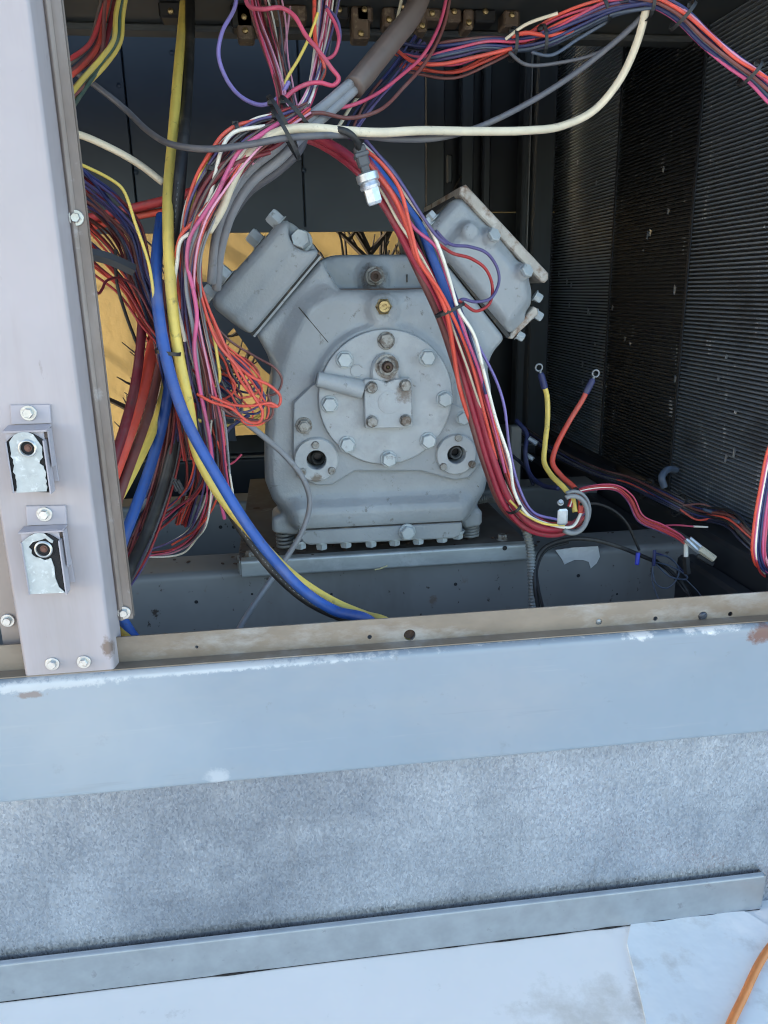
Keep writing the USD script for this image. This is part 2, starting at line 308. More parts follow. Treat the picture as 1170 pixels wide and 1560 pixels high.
m_post = M("post_lavender_paint", (.32, .295, .315), .45, .0, var=.07, scale=5, dirt=[((.19, .16, .145), 4, .50, .74, .5, (2.5, 2, .3)), ((.15, .13, .12), 40, .66, .73, .6, (1, 1, .3)), ((.36, .33, .36), 9, .58, .8, .35, (1, 1, .3)), ((.14, .12, .11), 70, .70, .76, .7, None)], coat=.1, bump=.004, bscale=9,
           stains_and_sheen=[((-.222, .868, -.40), .014, (.13, .09, .07), .9, (.6, 1, 1))])
m_flange = M('post_flange_dirty', (.26, .22, .20), .5, .1, var=.22, scale=7, stretch=(1, 1, .35), dirt=[((.13, .09, .065), 9, .46, .66, .75, (1, 1, .3)), ((.44, .42, .42), 30, .6, .72, .5, None)])
m_screw = M('zinc_screw', (.55, .55, .53), .32, .9, var=.2, scale=80, dirt=[((.25, .2, .15), 160, .58, .7, .6, None)])
m_rustbolt = M('rusty_bolt', (.075, .048, .036), .7, .3, var=.4, scale=120, bump=.0008, bscale=500)
m_latchbolt = M('latch_bolt_rust', (.13, .06, .045), .6, .2, var=.4, scale=160, bump=.0008, bscale=500)
m_tabpaint = M('latch_paint', (.31, .295, .33), .42, var=.05, scale=20)
m_film = M('latch_zinc_face', (.34, .365, .37), .5, .0, var=.2, scale=70, dirt=[((.7, .74, .76), 90, .55, .7, .6, None), ((.3, .3, .3), 200, .66, .72, .4, None)], bump=.0006, bscale=200)
m_foam = M('black_foam', (.012, .011, .012), .95, bump=.0015, bscale=600)
m_comp = M('compressor_grey_paint', (.262, .284, .303), .38, .0, var=.13, scale=8, coat=.2, bump=.0011, bscale=230,
           dirt=[((.31, .335, .36), 13, .50, .70, .6, None), ((.15, .14, .125), 7, .56, .76, .45, (1, 1, .5)), ((.085, .075, .065), 60, .62, .71, .75, None), ((.42, .44, .46), 130, .69, .74, .6, None)],
           stains_and_sheen=[(P(584, 470, 1.2), .024, (.085, .075, .065), .8, None), (P(570, 424, 1.25), .024, (.06, .045, .035), .9, None), (P(462, 650, 1.19), .016, (.10, .07, .05), .8, None), (P(457, 378, 1.215), .02, (.10, .05, .03), .8, None)])
m_cover = M('cover_grey_paint', (.33, .352, .37), .38, .0, var=.10, scale=14, coat=.15, bump=.0009, bscale=240,
            dirt=[((.42, .44, .455), 20, .50, .7, .6, None), ((.2, .19, .175), 9, .56, .74, .5, None), ((.10, .085, .07), 70, .62, .71, .75, None)],
            stains_and_sheen=[(P(591, 566, 1.165), .018, (.085, .055, .04), .9, None), (P(617, 600, 1.15), .018, (.13, .10, .08), .9, None), (P(566, 645, 1.15), .012, (.12, .09, .07), .9, None), (P(482, 730, 1.18), .012, (.13, .10, .07), .9, None)])
m_bolt = M('painted_bolt', (.37, .41, .43), .34, .15, var=.12, scale=60, dirt=[((.10, .085, .07), 110, .60, .7, .6, None)])
m_boltdirty = M('dirty_bolt', (.25, .25, .24), .4, .3, var=.2, scale=70, dirt=[((.07, .045, .03), 90, .46, .6, .85, None), ((.55, .54, .5), 130, .6, .68, .6, None)])
m_gasket = M('gasket_dark', (.035, .034, .032), .8, dirt=[((.16, .12, .08), 40, .55, .7, .7, None)])
m_brass = M('brass_fitting', (.42, .32, .16), .35, .9, dirt=[((.08, .05, .03), 200, .5, .64, .8, None)])
m_rustcap = M('rusty_rim', (.40, .37, .33), .6, .25, var=.2, scale=40, dirt=[((.15, .075, .04), 34, .5, .62, .85, None), ((.55, .53, .5), 60, .58, .68, .6, None)], bump=.0005, bscale=300)
m_sight = M('sight_glass_dark', (.008, .009, .011), .22, spec=.3)
m_spring = M('spring_steel', (.21, .225, .235), .4, .4, dirt=[((.1, .07, .05), 60, .55, .7, .6, None)])
m_plate = M('plate_rusty_top', (.105, .092, .082), .6, .25, var=.25, scale=14, dirt=[((.075, .045, .03), 10, .5, .66, .8, None), ((.22, .21, .20), 30, .58, .7, .6, None)], bump=.0005, bscale=130)
m_plateedge = M('plate_zinc_edge', (.36, .385, .39), .42, .6, var=.16, scale=22, stretch=(1, 1, 3), dirt=[((.2, .19, .18), 30, .56, .7, .6, None), ((.55, .57, .58), 18, .56, .7, .5, None)])
m_beam = M('channel_grey_paint', (.165, .17, .168), .48, .1, var=.10, scale=6, dirt=[((.09, .08, .07), 7, .52, .75, .55, (1, 1, .4)), ((.20, .215, .22), 5, .55, .75, .5, None), ((.035, .025, .02), 60, .64, .69, .95, (1, 1, .8)), ((.12, .07, .04), 30, .64, .72, .6, None)], bump=.0004, bscale=90)
m_pan = M('floor_pan_dark', (.05, .05, .05), .7, var=.3, scale=8, dirt=[((.09, .075, .055), 12, .5, .7, .7, None)])
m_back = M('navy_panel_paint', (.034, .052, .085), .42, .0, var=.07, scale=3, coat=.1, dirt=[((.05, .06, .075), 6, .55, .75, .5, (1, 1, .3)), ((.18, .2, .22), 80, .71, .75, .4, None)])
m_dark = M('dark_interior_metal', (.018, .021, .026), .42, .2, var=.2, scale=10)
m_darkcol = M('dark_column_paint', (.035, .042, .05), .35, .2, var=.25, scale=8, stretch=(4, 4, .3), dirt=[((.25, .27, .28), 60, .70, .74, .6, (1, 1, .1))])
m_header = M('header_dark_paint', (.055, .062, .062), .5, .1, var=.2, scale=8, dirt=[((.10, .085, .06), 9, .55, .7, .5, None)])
m_term = M('terminal_brown', (.10, .07, .05), .5, var=.3, scale=60, dirt=[((.25, .2, .13), 90, .55, .65, .6, None)])
def coil_x(N, L, col):
    # middle band is darker and the rear band paler; bright scuffs where fins are crushed
    N['sp'] = ('separate_xyz', {}); L.append(('g.position', 'sp.vector'))
    N['b1'] = ('map_range', {'from_min': 1.408, 'from_max': 1.416, 'clamp': True}); N['b2'] = ('map_range', {'from_min': 1.752, 'from_max': 1.742, 'clamp': True})
    N['bb'] = ('math', {'math_type': 'multiply'}); N['bx'] = ('mix_color', {'b': (.012, .014, .017)}); N['bs'] = ('math', {'math_type': 'multiply', 'value2': .93})
    N['b4'] = ('map_range', {'from_min': 1.752, 'from_max': 1.76, 'to_max': .85, 'clamp': True}); N['bz'] = ('mix_color', {'b': (.33, .37, .41)})
    L += [('sp.y', 'b4.value'), ('b4.result', 'bz.fac'), (col, 'bz.a')]; col = 'bz.result'
    L += [('sp.y', 'b1.value'), ('sp.y', 'b2.value'), ('b1.result', 'bb.value1'), ('b2.result', 'bb.value2'), ('bb.value', 'bs.value1'), ('bs.value', 'bx.fac'), (col, 'bx.a')]
    N['mq'] = ('mapping', {'scale': (1, 1, .28)}); N['nq'] = ('noise_texture', {'scale': 42., 'detail': 5., 'roughness': .75}); N['n3'] = ('noise_texture', {'scale': 5., 'detail': 2.})
    N['rq'] = ('map_range', {'from_min': .615, 'from_max': .66, 'clamp': True}); N['r3'] = ('map_range', {'from_min': .48, 'from_max': .58, 'clamp': True}); N['qq'] = ('math', {'math_type': 'multiply'})
    N['qx'] = ('mix_color', {'b': (.5, .52, .54)})
    L += [('g.position', 'mq.vector'), ('mq.vector', 'nq.vector'), ('g.position', 'n3.vector'), ('nq.fac', 'rq.value'), ('n3.fac', 'r3.value'), ('rq.result', 'qq.value1'), ('r3.result', 'qq.value2'), ('qq.value', 'qx.fac'), ('bx.result', 'qx.a')]
    return 'qx.result'
m_coil = M('coil_slat', (.15, .175, .205), .40, .2, var=.2, scale=6, dirt=[((.03, .03, .033), 9, .55, .7, .7, None)], extra=coil_x)
m_ochre = M('ochre_render', (.235, .18, .066), .85, var=.10, scale=2.5, dirt=[((.11, .085, .035), 4, .52, .7, .5, (1, 1, .25))], bump=.003, bscale=30)
m_twig = M('twig_bark', (.03, .025, .02), .9)
m_foil = M('foil_tape', (.75, .75, .74), .34, .6, bump=.0022, bscale=120)
m_black = M('black_plastic', (.012, .012, .013), .42)
m_greyplug = M('grey_plug', (.07, .075, .085), .45)
m_zincpart = M('zinc_part', (.5, .54, .58), .35, .8, var=.2, scale=50, dirt=[((.7, .72, .75), 120, .5, .65, .5, None)])
m_conduit = M('flexible_conduit', (.23, .24, .235), .45, .5, var=.2, scale=30, dirt=[((.10, .09, .08), 40, .55, .7, .5, None)])
m_whiteplug = M('cream_plug', (.5, .46, .36), .45)
m_bluesleeve = M('blue_sleeve', S(50, 60, 170), .4)
m_cord = M('orange_cord', S(196, 120, 62), .5, var=.15, scale=30)
m_ring = M('grey_grommet', (.2, .21, .22), .5)

# ---------------------------------------------------------------- ground and the wall beyond
g = box(-9, 9, -9, 14, -H - .2, -H); struct('roof', g, m_roof)
pz = -H
patch = [PZ(968, 1408, pz), PZ(1135, 1395, pz), PZ(1300, 1500, pz), PZ(1300, 1700, pz), PZ(1010, 1640, pz), PZ(985, 1530, pz), PZ(962, 1440, pz)]
pp = Polygon([(p[0], p[1]) for p in patch]).buffer(.006)
e = trimesh.creation.extrude_polygon(pp, .003, engine='earcut'); e.vertices[:, 2] += pz - .0005
single('roof_patch', e, m_patch, 'glossy repair patch stuck on the white roof beside the orange cord', 'roof patch')
a = [PZ(x, y, pz + .005) for x, y in ((1330, 1290), (1240, 1370), (1192, 1420), (1160, 1462), (1132, 1520), (1112, 1562), (1085, 1640), (1070, 1720))]
single('extension_cord', tube(spline(a), .0052), m_cord, 'orange cord lying across the white roof at the corner', 'cord', smooth=True)
wn = np.array([-.42, -.9075]); wt = np.array([.9075, -.42]); wc = np.array([0.0, 3.3])
th = math.atan2(wt[1], wt[0]); b = trimesh.creation.box((6, .2, 4.5)); b.apply_transform(trimesh.transformations.rotation_matrix(th, (0, 0, 1))); b.apply_translation((wc[0] - wn[0] * .1, wc[1] - wn[1] * .1, -H + 2.25))
single('ochre_wall', b, m_ochre, 'sunlit ochre wall seen through the opening behind the machine', 'wall')
def shrub(base, seed, h, label, lean):
    R = random.Random(seed); t = thing('bare_shrub', label, 'shrub', base); segs = []
    def grow(p, d, L, r, k):
        n = 4; pts = [p]; dd = d
        for i in range(n):
            dd = dd + np.array([R.gauss(0, .16), R.gauss(0, .16), R.gauss(.03, .12)]); dd /= np.linalg.norm(dd); pts.append(pts[-1] + dd * L / n)
        segs.append((pts, r, k))
        if k < 3:
            for i in range(4 if k else 8):
                q = pts[R.randint(1, n)]; d2 = dd + np.array([R.gauss(0, .6), R.gauss(0, .6), R.gauss(.15, .4)]); d2 /= np.linalg.norm(d2); grow(q, d2, L * R.uniform(.45, .7), r * .6, k + 1)
    grow(np.array(base, float), np.array(lean, float), h, .030, 0)
    part(t, 'stem', cat(*[tube(spline(p, 3), np.linspace(r, r * .6, 13), 6) for p, r, k in segs if k == 0]), m_twig)
    part(t, 'twigs', cat(*[tube(p, np.linspace(r, r * .3, len(p)), 5) for p, r, k in segs if k]), m_twig, kind='stuff')
shrub((P(196, 480, 2.95)[0], 2.95, -H), 3, .60, 'bare twiggy shrub before the ochre wall, left of the compressor', (.05, 0, 1))
shrub((-2.05, 3.75, -H), 17, 1.75, 'bare shrub farther left whose branches shade the ochre wall', (.02, 0, 1))
shrub((-2.5, 3.95, -H), 23, 2.0, 'tallest bare shrub, farthest left along the ochre wall', (.06, 0, 1))
shrub((P(610, 400, 2.6)[0], 2.6, -H), 11, .88, 'bare twiggy shrub before the ochre wall, above the compressor top', (.1, 0, 1))

# ---------------------------------------------------------------- the cabinet round it
zgal = P(585, 1380, .872)[2]; zgb = P(585, 1397, .858)[2]
t = thing('curb_skirt', 'galvanised sheet metal curb skirt between rail and white roof', 'curb', (0, .872, -H))
gx1 = P(1162, 1350, .858)[0]
part(t, 'sheet_panel', box(-3.5, 1.4, .872, .876, -H + .0, -.585), m_galv)
rr = np.random.RandomState(4)
for nm, (x0, x1) in (('drip_flange', (-3.5, gx1)),):
    part(t, nm, xsheet([(.8635, zgb - .004), (.8585, zgb - .0065), (.8575, -H + .0015)], .0022, x0, x1, .002), m_galv2)
part(t, 'flange_end_cap', box(gx1, gx1 + .0022, .8575, .872, -H + .004, zgb - .005), m_galv2)
xs_ = np.linspace(-.6, .655, 170); jz = np.array([meshkit.noise(np.array([x * 26, 0., 0.])) for x in xs_])
part(t, 'black_sealant', tube(np.stack([xs_, .8565 + 0 * xs_, -H + .0012 + 0 * xs_], 1), .0006 + .0026 * np.clip(jz - .45, 0, 1), 6), m_foam, True)

zl = -.431
t = thing('base_rail', 'long blue-grey painted base rail below the cabinet opening', 'rail', (0, .86, -.6))
zr = P(585, 1169, .86)[2]
part(t, 'rail_face', xsheet([(.873, zr), (.86, zr), (.86, zl), (.8862, zl)], .0025, -3.5, 1.4, .010), m_rail, 35)
zt = P(600, 941, .886)[2]
lipp = sbox(-3.5, zl + .0015, 1.4, zt)
holes = [((563, 970), .0028), ((624, 967), .0075), ((912, 947), .0042), ((998, 942), .003), ((1112, 935), .0032), ((1070, 938), .0062), ((300, 985), .002)]
for (a, b), r in holes:
    q = P(a, b, .886); lipp = lipp.difference(Point(q[0], q[2]).buffer(r))
tr = cat(fprism(lipp, .885, .8872), box(-3.5, 1.4, .8665, .8845, zl + .0016, zl + .0030))
part(t, 'upright_lip', tr, m_lip)
q = P(1070, 938, .886); part(t, 'slotted_screw', cat(lathe([(0, .0028), (.004, .0026), (.0058, .0012), (.0062, -.004)], q), place(box(-.005, .005, -.0006, .0006, .0026, .0034), q, (0, -1, 0), .7)), M('dark_screw', (.06, .07, .09), .4, .7), True)
q = P(624, 967, .886); part(t, 'brown_plug', lathe([(0, -.006), (.006, -.006), (.0074, -.0045)], q), m_rustbolt, True)
q = P(912, 947, .886); part(t, 'plain_plug', lathe([(0, .0006), (.0045, .0003), (.005, -.003)], q), m_galv2, True)

# post: a hat section with recessed flanges
t = thing('cabinet_post', 'lavender painted cabinet post carrying two latch brackets', 'post', (-.26, .868, -.43))
xfl, xfr = P(40, 1030, .868)[0], P(174, 1030, .868)[0]; zfb = P(100, 1031, .868)[2]
part(t, 'face_panel', zsheet([(xfl + .001, .899), (xfl, .868), (xfr, .868), (xfr + .0045, .901)], .0022, zfb, 1.02), m_post, 35)
q1 = P(203, 942, .902); xo = q1[0]
part(t, 'flange', cat(zsheet([(xfr + .0035, .9025), (xo, .9025)], .0022, q1[2], 1.02), zsheet([(xo - .001, .9022), (xo - .001, .912)], .002, q1[2], 1.02)), m_flange)
ql = P(33, 985, .902); xl = P(8, 900, .902)[0]
part(t, 'flange', zsheet([(xfl - .003, .9025), (xl - .012, .9025)], .0022, ql[2], 1.02), m_flange)
part(t, 'flange_rib', zsheet([(xfr + .006, .9005), (xfr + .009, .897), (xfr + .012, .9005)], .0015, q1[2], 1.02), m_flange)
for a, b, y in ((116, 332, .9), (189, 933, .9), (12, 945, .9), (80, 1011, .8665), (128, 1008, .8665)):
    part(t, 'screw', hexbolt(P(a, b, y), .0052, .0055, spin=rng.random(), washer=1.55), m_screw, 30)
def latch(dx, dy, torn):
    f = lambda a, b, y: P(a + dx, b + dy, y)
    yT, yF = .8645, .845
    br = part(t, 'latch_bracket', fprism(pxpoly([(15 + dx, 617 + dy), (76 + dx, 616 + dy), (78 + dx, 645 + dy), (17 + dx, 647 + dy)], yT), yT, yT + .0022, .0006), m_tabpaint)
    a, b, c, d = f(12, 648, yT), f(78, 646, yT), f(73, 655, yF), f(12, 657, yF)
    x0, x1, z1, z0 = a[0], b[0], a[2], d[2]; th_ = .0022
    V = np.array([[x0, yT, z1], [x1, yT, z1], [x1, yF, z0], [x0, yF, z0]]); V = np.vstack([V, V + [0, .001, -th_]])
    Fq = [(0, 1, 2, 3), (7, 6, 5, 4), (0, 4, 5, 1), (3, 2, 6, 7), (0, 3, 7, 4), (1, 5, 6, 2)]
    part(br, 'bent_step', (V, np.array(Fq)), m_tabpaint)
    zb = f(40, 750, yF)[2]; xa, xb = f(12, 700, yF)[0], f(70, 700, yF)[0]; zc_ = f(40, 655, yF)[2]; w = xb - xa
    arch = [(xa, zb + .002), (xa, zc_ - .016)] + [(xa + w * s, zc_ - .016 + .014 * math.sin(math.pi * (.08 + .84 * s))) for s in np.linspace(0, 1, 9)] + [(xb, zc_ - .016), (xb, zb - .002)]
    part(br, 'channel', cat(zsheet([(xa, .857), (xa, yF), (xa + .001, yF - .001)], .0014, zb, zc_ - .012), zsheet([(xb, .860), (xb, yF - .001)], .0014, zb - .003, zc_ - .012),
                            fprism(sbox(xa, zc_ - .016, xb, zc_), yF + .004, yF + .006)), m_tabpaint)
    part(br, 'foam_pad', fprism(Polygon(arch), yF + .0015, yF + .010), m_foam)
    cx, cz = f(42, 683, yF)[0], f(42, 683, yF)[2]
    R = random.Random(int(dx) + 5); jag = lambda s: R.uniform(-s, s)
    if not torn:
        pts = [(xa + .003 + jag(.0008), zb)] + [(xa + .0042 + jag(.0012), z) for z in np.linspace(zb + .006, zc_ - .024, 12)] + [(xa + .004, zc_ - .012)] + arch[4:9] + [(xb - .002, zc_ - .019)] + [(xb - .0028 + jag(.0011) - (.0035 if .15 < s < .3 else 0), zc_ - .024 + (zb - zc_ + .024) * s) for s in np.linspace(0.06, .96, 13)] + [(xb - .004, zb)]
        pg = Polygon(pts).buffer(0)
    else:
        pts = [(xa + .001, zb)] + arch[1:8] + [(xb - .006, zc_ - .012), (xb - .009, zc_ - .018), (xb - .018, zc_ - .019), (xb - .019, zc_ - .03), (xb - .011, zc_ - .032), (xb - .009, zc_ - .042), (xb - .0095, zc_ - .055), (xb - .007, zc_ - .066), (xb - .001, zb - .001)]
        pg = Polygon(pts).buffer(0)
        hole = Polygon([(cx - .001 + (.0135 + R.uniform(-.004, .0022)) * math.cos(an), cz + (.0115 + R.uniform(-.003, .0015)) * math.sin(an)) for an in np.linspace(.2, 6.4, 19, endpoint=False)]).buffer(.0006)
        pg = pg.difference(hole).union(Point(cx, cz).buffer(.0088))
        pg = max(getattr(pg, 'geoms', [pg]), key=lambda q: q.area)
    pg = pg.difference(Point(cx, cz).buffer(.0072))
    if pg.geom_type != 'Polygon': pg = max(pg.geoms, key=lambda q: q.area)
    part(br, 'torn_cover', fprism(pg, yF, yF + .0012), m_film)
    part(br, 'hole_ring', lathe([(.0072, -.001), (.0074, .0016), (.0086, .0018), (.0098, 0)], (cx, yF, cz)), m_screw, True)
    part(br, 'rusty_bolt', lathe([(0, .0008), (.0024, .0008), (.0028, -.0004), (.0055, -.0006), (.0071, -.0016), (.0071, -.012)], (cx, yF + .001, cz), n=12), m_latchbolt)
    a, b = f(72, 736, .8645), f(85, 700, .8645)
    part(br, 'rear_tab', fprism(pxpoly([(66 + dx, 700 + dy), (84 + dx, 698 + dy), (90 + dx, 733 + dy), (66 + dx, 735 + dy)], yT), yT, yT + .002, .0005), m_tabpaint)
    part(br, 'rear_lip', box(xb + .003, xb + .0045, .852, yT, f(40, 715, yF)[2], z1 - .004), m_tabpaint)
    part(br, 'screw', hexbolt(f(44, 629, yT), .0056, .006, spin=.3, washer=1.5), m_screw, 30)
latch(0, 0, False); latch(24, 154, True)

# floor: pan, cross channels, rear rail
struct('floor_pan', box(-3.4, 1.3, .89, 2.2, -.64, -.62), m_pan)
zb_ = -.431; yb = 1.19
t = thing('floor_channel', 'grey painted floor channel in front, under the compressor plate', 'floor channel', (0, yb, -.62))
ch = xsheet([(yb, -.62), (yb, zb_), (1.285, zb_), (1.285, zb_ - .03)], .003, -1.0, 1.2, .012)
part(t, 'channel', ch, m_beam, 35)
for a, b, r in ((299, 917, .003), (505, 905, .0022), (694, 890, .003), (881, 877, .0032), (940, 905, .002), (1042, 866, .004), (384, 905, .002)):
    part(t, 'drilled_hole', lathe([(0, .0002), (r, .0002), (r, 0)], P(a, b, yb - .0016), n=16), m_black)
t = thing('floor_channel', 'rear floor channel, dim grey, behind the compressor base plate', 'floor channel', (0, 1.62, -.62))
part(t, 'channel', xsheet([(1.62, -.62), (1.62, zb_), (1.70, zb_), (1.70, zb_ - .03)], .003, -1.0, .69, .010), m_beam, 35)
part(t, 'drilled_hole', lathe([(0, .0002), (.004, .0002), (.004, 0)], P(336, 803, 1.6184), n=16), m_black)
part(t, 'drilled_hole', lathe([(0, .0002), (.004, .0002), (.004, 0)], P(356, 803, 1.6184), n=16), m_black)
t = thing('rear_rail', 'dark rear sill rail under the ochre opening', 'rail', (0, 2.08, -.62))
part(t, 'rail', cat(xsheet([(2.08, -.62), (2.08, -.432), (2.14, -.432), (2.14, P(300, 666, 2.14)[2])], .004, -1.2, .74, .008)), m_dark, 35)
part(t, 'ledge_strip', box(-1.2, .74, 2.0775, 2.1, -.4295, -.4275), m_beam)

# back panel, roof, sides
zo = P(400, 354, 2.1)[2]; xe = P(648, 200, 2.1)[0]
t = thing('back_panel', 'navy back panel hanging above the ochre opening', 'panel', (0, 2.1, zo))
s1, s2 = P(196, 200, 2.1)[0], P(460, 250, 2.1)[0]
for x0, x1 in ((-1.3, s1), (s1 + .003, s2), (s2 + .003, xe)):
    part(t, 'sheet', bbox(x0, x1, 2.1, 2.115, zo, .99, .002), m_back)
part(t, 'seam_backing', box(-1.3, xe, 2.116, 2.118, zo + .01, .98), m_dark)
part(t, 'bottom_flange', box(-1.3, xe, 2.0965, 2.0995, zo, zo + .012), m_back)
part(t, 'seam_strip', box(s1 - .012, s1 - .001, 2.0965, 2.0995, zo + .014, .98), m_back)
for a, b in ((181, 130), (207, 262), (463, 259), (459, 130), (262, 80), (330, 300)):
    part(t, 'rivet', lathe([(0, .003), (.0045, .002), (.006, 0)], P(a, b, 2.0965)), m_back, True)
shadow_outline = Polygon(pxpoly([(288, 428), (322, 430), (346, 418), (372, 404), (430, 470), (440, 600), (405, 600), (412, 572), (398, 560), (356, 500), (346, 510), (343, 532), (352, 600), (360, 672), (288, 672)], 1.95))
single('shadow_sheet', fprism(shadow_outline, 1.95, 1.953), m_back, 'cut navy baffle sheet added as the shadow behind the left cylinder head', 'silhouette')  # dark sheet added in place of a shadow cast on the ochre
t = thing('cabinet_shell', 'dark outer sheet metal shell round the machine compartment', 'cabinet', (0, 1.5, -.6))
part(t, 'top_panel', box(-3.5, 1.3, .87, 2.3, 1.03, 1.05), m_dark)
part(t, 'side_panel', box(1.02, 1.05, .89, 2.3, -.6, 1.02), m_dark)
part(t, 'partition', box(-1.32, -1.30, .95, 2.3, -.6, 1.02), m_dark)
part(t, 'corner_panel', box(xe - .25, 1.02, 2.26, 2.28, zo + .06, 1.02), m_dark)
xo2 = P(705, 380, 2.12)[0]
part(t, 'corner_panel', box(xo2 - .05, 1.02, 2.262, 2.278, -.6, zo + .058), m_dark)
part(t, 'added_sun_fin', box(-.60, -.58, 2.131, 2.36, -.6, 1.02), m_dark)  # unseen fin added to stop the sun reaching the coil
part(t, 'added_sun_fin', box(xo2 + .02, xo2 + .03, 2.131, 2.2615, -.6, zo + .05), m_dark)
part(t, 'added_rear_panel', box(xo2, xe + .02, 2.118, 2.13, -.43, zo + .02), m_dark)  # panels added to narrow the opening and cut its light
part(t, 'added_rear_panel', box(P(445, 500, 2.12)[0], xo2 - .002, 2.119, 2.129, -.43, P(560, 398, 2.12)[2]), m_dark)  # added out of sight to keep ochre light off the coil
part(t, 'added_rear_panel', box(-1.3, -.55, 2.118, 2.13, -.43, zo + .02), m_dark)
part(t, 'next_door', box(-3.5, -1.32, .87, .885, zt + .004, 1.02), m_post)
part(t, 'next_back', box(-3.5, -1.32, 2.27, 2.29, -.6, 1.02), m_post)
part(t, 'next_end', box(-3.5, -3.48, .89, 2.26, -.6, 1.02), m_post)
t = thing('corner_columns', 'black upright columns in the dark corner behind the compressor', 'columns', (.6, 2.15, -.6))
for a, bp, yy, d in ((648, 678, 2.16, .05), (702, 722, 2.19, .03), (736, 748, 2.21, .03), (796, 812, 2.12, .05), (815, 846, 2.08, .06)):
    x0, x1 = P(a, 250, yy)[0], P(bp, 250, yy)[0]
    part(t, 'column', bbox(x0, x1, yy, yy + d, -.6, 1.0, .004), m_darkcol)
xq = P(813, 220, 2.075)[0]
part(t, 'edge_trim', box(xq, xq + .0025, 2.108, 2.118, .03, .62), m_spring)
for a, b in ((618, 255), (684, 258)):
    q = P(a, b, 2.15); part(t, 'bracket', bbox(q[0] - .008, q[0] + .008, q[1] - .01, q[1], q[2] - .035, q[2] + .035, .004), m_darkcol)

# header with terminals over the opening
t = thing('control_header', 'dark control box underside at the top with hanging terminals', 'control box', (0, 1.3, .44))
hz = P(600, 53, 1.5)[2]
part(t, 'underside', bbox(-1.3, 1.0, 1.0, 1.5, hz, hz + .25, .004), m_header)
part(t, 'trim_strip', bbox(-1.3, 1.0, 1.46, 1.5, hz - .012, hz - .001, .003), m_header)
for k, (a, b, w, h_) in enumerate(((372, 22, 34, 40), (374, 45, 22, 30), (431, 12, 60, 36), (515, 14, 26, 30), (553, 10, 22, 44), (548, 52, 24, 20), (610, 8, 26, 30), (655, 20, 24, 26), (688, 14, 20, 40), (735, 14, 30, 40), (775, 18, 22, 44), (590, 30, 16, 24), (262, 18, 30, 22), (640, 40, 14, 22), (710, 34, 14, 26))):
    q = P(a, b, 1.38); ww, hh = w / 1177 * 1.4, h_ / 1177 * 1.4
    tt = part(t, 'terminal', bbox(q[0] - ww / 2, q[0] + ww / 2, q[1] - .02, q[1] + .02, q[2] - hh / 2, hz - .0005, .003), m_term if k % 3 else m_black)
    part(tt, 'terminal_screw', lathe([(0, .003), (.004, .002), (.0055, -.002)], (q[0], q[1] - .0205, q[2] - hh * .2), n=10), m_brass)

# condenser coil on the right
xc = .75; y0c, y1c, z0c, z1c = .985, 2.17, P(1000, 770, 1.2)[2], .60
t = thing('condenser_coil', 'tall dark condenser coil of fine horizontal bars with bright scuffs', 'coil', (xc, 1.6, -.40))
part(t, 'backing', box(xc + .006, xc + .04, y0c, y1c, -.40, 1.0), M('coil_gap', (.012, .013, .015), .7))
zz = -.395; k = 0
while zz < .585:
    h_ = .0044; b = .0035
    V = np.array([[xc + .008, y, z] for y in (y0c, y1c) for z in (zz, zz + h_)] + [[xc - .0005, y, z] for y in (y0c, y1c) for z in (zz + .001, zz + h_ - .001)])
    Fq = [(0, 1, 5, 4), (2, 6, 7, 3), (4, 5, 7, 6), (0, 4, 6, 2), (1, 3, 7, 5)]
    jx = rng.gauss(0, .0004); part(t, 'bar', (V + [jx, 0, 0], np.array(Fq)), m_coil); zz += .0072; k += 1
for yy in (1.75, 1.405):
    part(t, 'spacer_strip', box(xc - .004, xc - .002, yy - .004, yy + .004, -.395, .6), m_dark)
for k in range(34):
    yy, z = rng.uniform(1.02, 2.1), rng.uniform(-.3, .4); L_ = rng.uniform(.004, .02)
    part(t, 'bent_fin', trimesh.Trimesh(*[np.array(q) for q in ([[xc - .0015, yy, z], [xc - .0035, yy + .003, z + .001], [xc - .003, yy + .004 * rng.random(), z + L_], [xc - .001, yy - .003, z + L_ * .7]], [[0, 1, 2], [0, 2, 3], [2, 1, 0], [3, 2, 0]])], process=False), m_zincpart)
t = thing('coil_sill', 'dark sill rail along the foot of the condenser coil', 'rail', (.7, 1.6, -.6))
part(t, 'rail', bbox(.695, .748, .985, 2.1, -.60, -.405, .006), m_dark)
part(t, 'top_flange', bbox(.66, .694, .985, 2.1, -.60, -.45, .006), m_dark)
# ---------------------------------------------------------------- compressor plate
zp = P(580, 838, 1.19)[2]
q0, q1 = PZ(366, 851, zp), PZ(802, 822, zp); yp = 1.172
xp0, xp1 = q0[0] - .004, q1[0] - .002
t = thing('base_plate', 'rusty brown mounting plate with zinc front edge under the compressor', 'plate', ((xp0 + xp1) / 2, yp, zp))
part(t, 'plate_sheet', bbox(xp0, xp1, yp + .0035, 1.74, zp - .004, zp, .001), m_plate)
part(t, 'front_edge', xsheet([(yp + .016, zp + .0006), (yp, zp + .0006), (yp, zp - .024), (yp + .004, zp - .026)], .0025, xp0 + .006, xp1, .004), m_plateedge, 35)
part(t, 'side_edge', zsheet([(xp0 + .002, 1.2), (xp0 - .001, yp + .03), (xp0 + .004, yp + .002)], .0022, zp - .022, zp + .001), m_plateedge, 35)
part(t, 'side_edge', box(xp1 - .002, xp1 + .0005, yp + .004, 1.74, zp - .024, zp - .0045), m_plateedge)
for a, b in ((381, 848), (765, 822)):
    part(t, 'plate_bolt', hexbolt(PZ(a, b, zp), .0078, .009, axis=(0, 0, 1), spin=.4), m_boltdirty, 30)
part(t, 'edge_hole', lathe([(0, .0003), (.004, .0003), (.004, 0)], P(769, 835, yp - .0013), n=16), m_black)
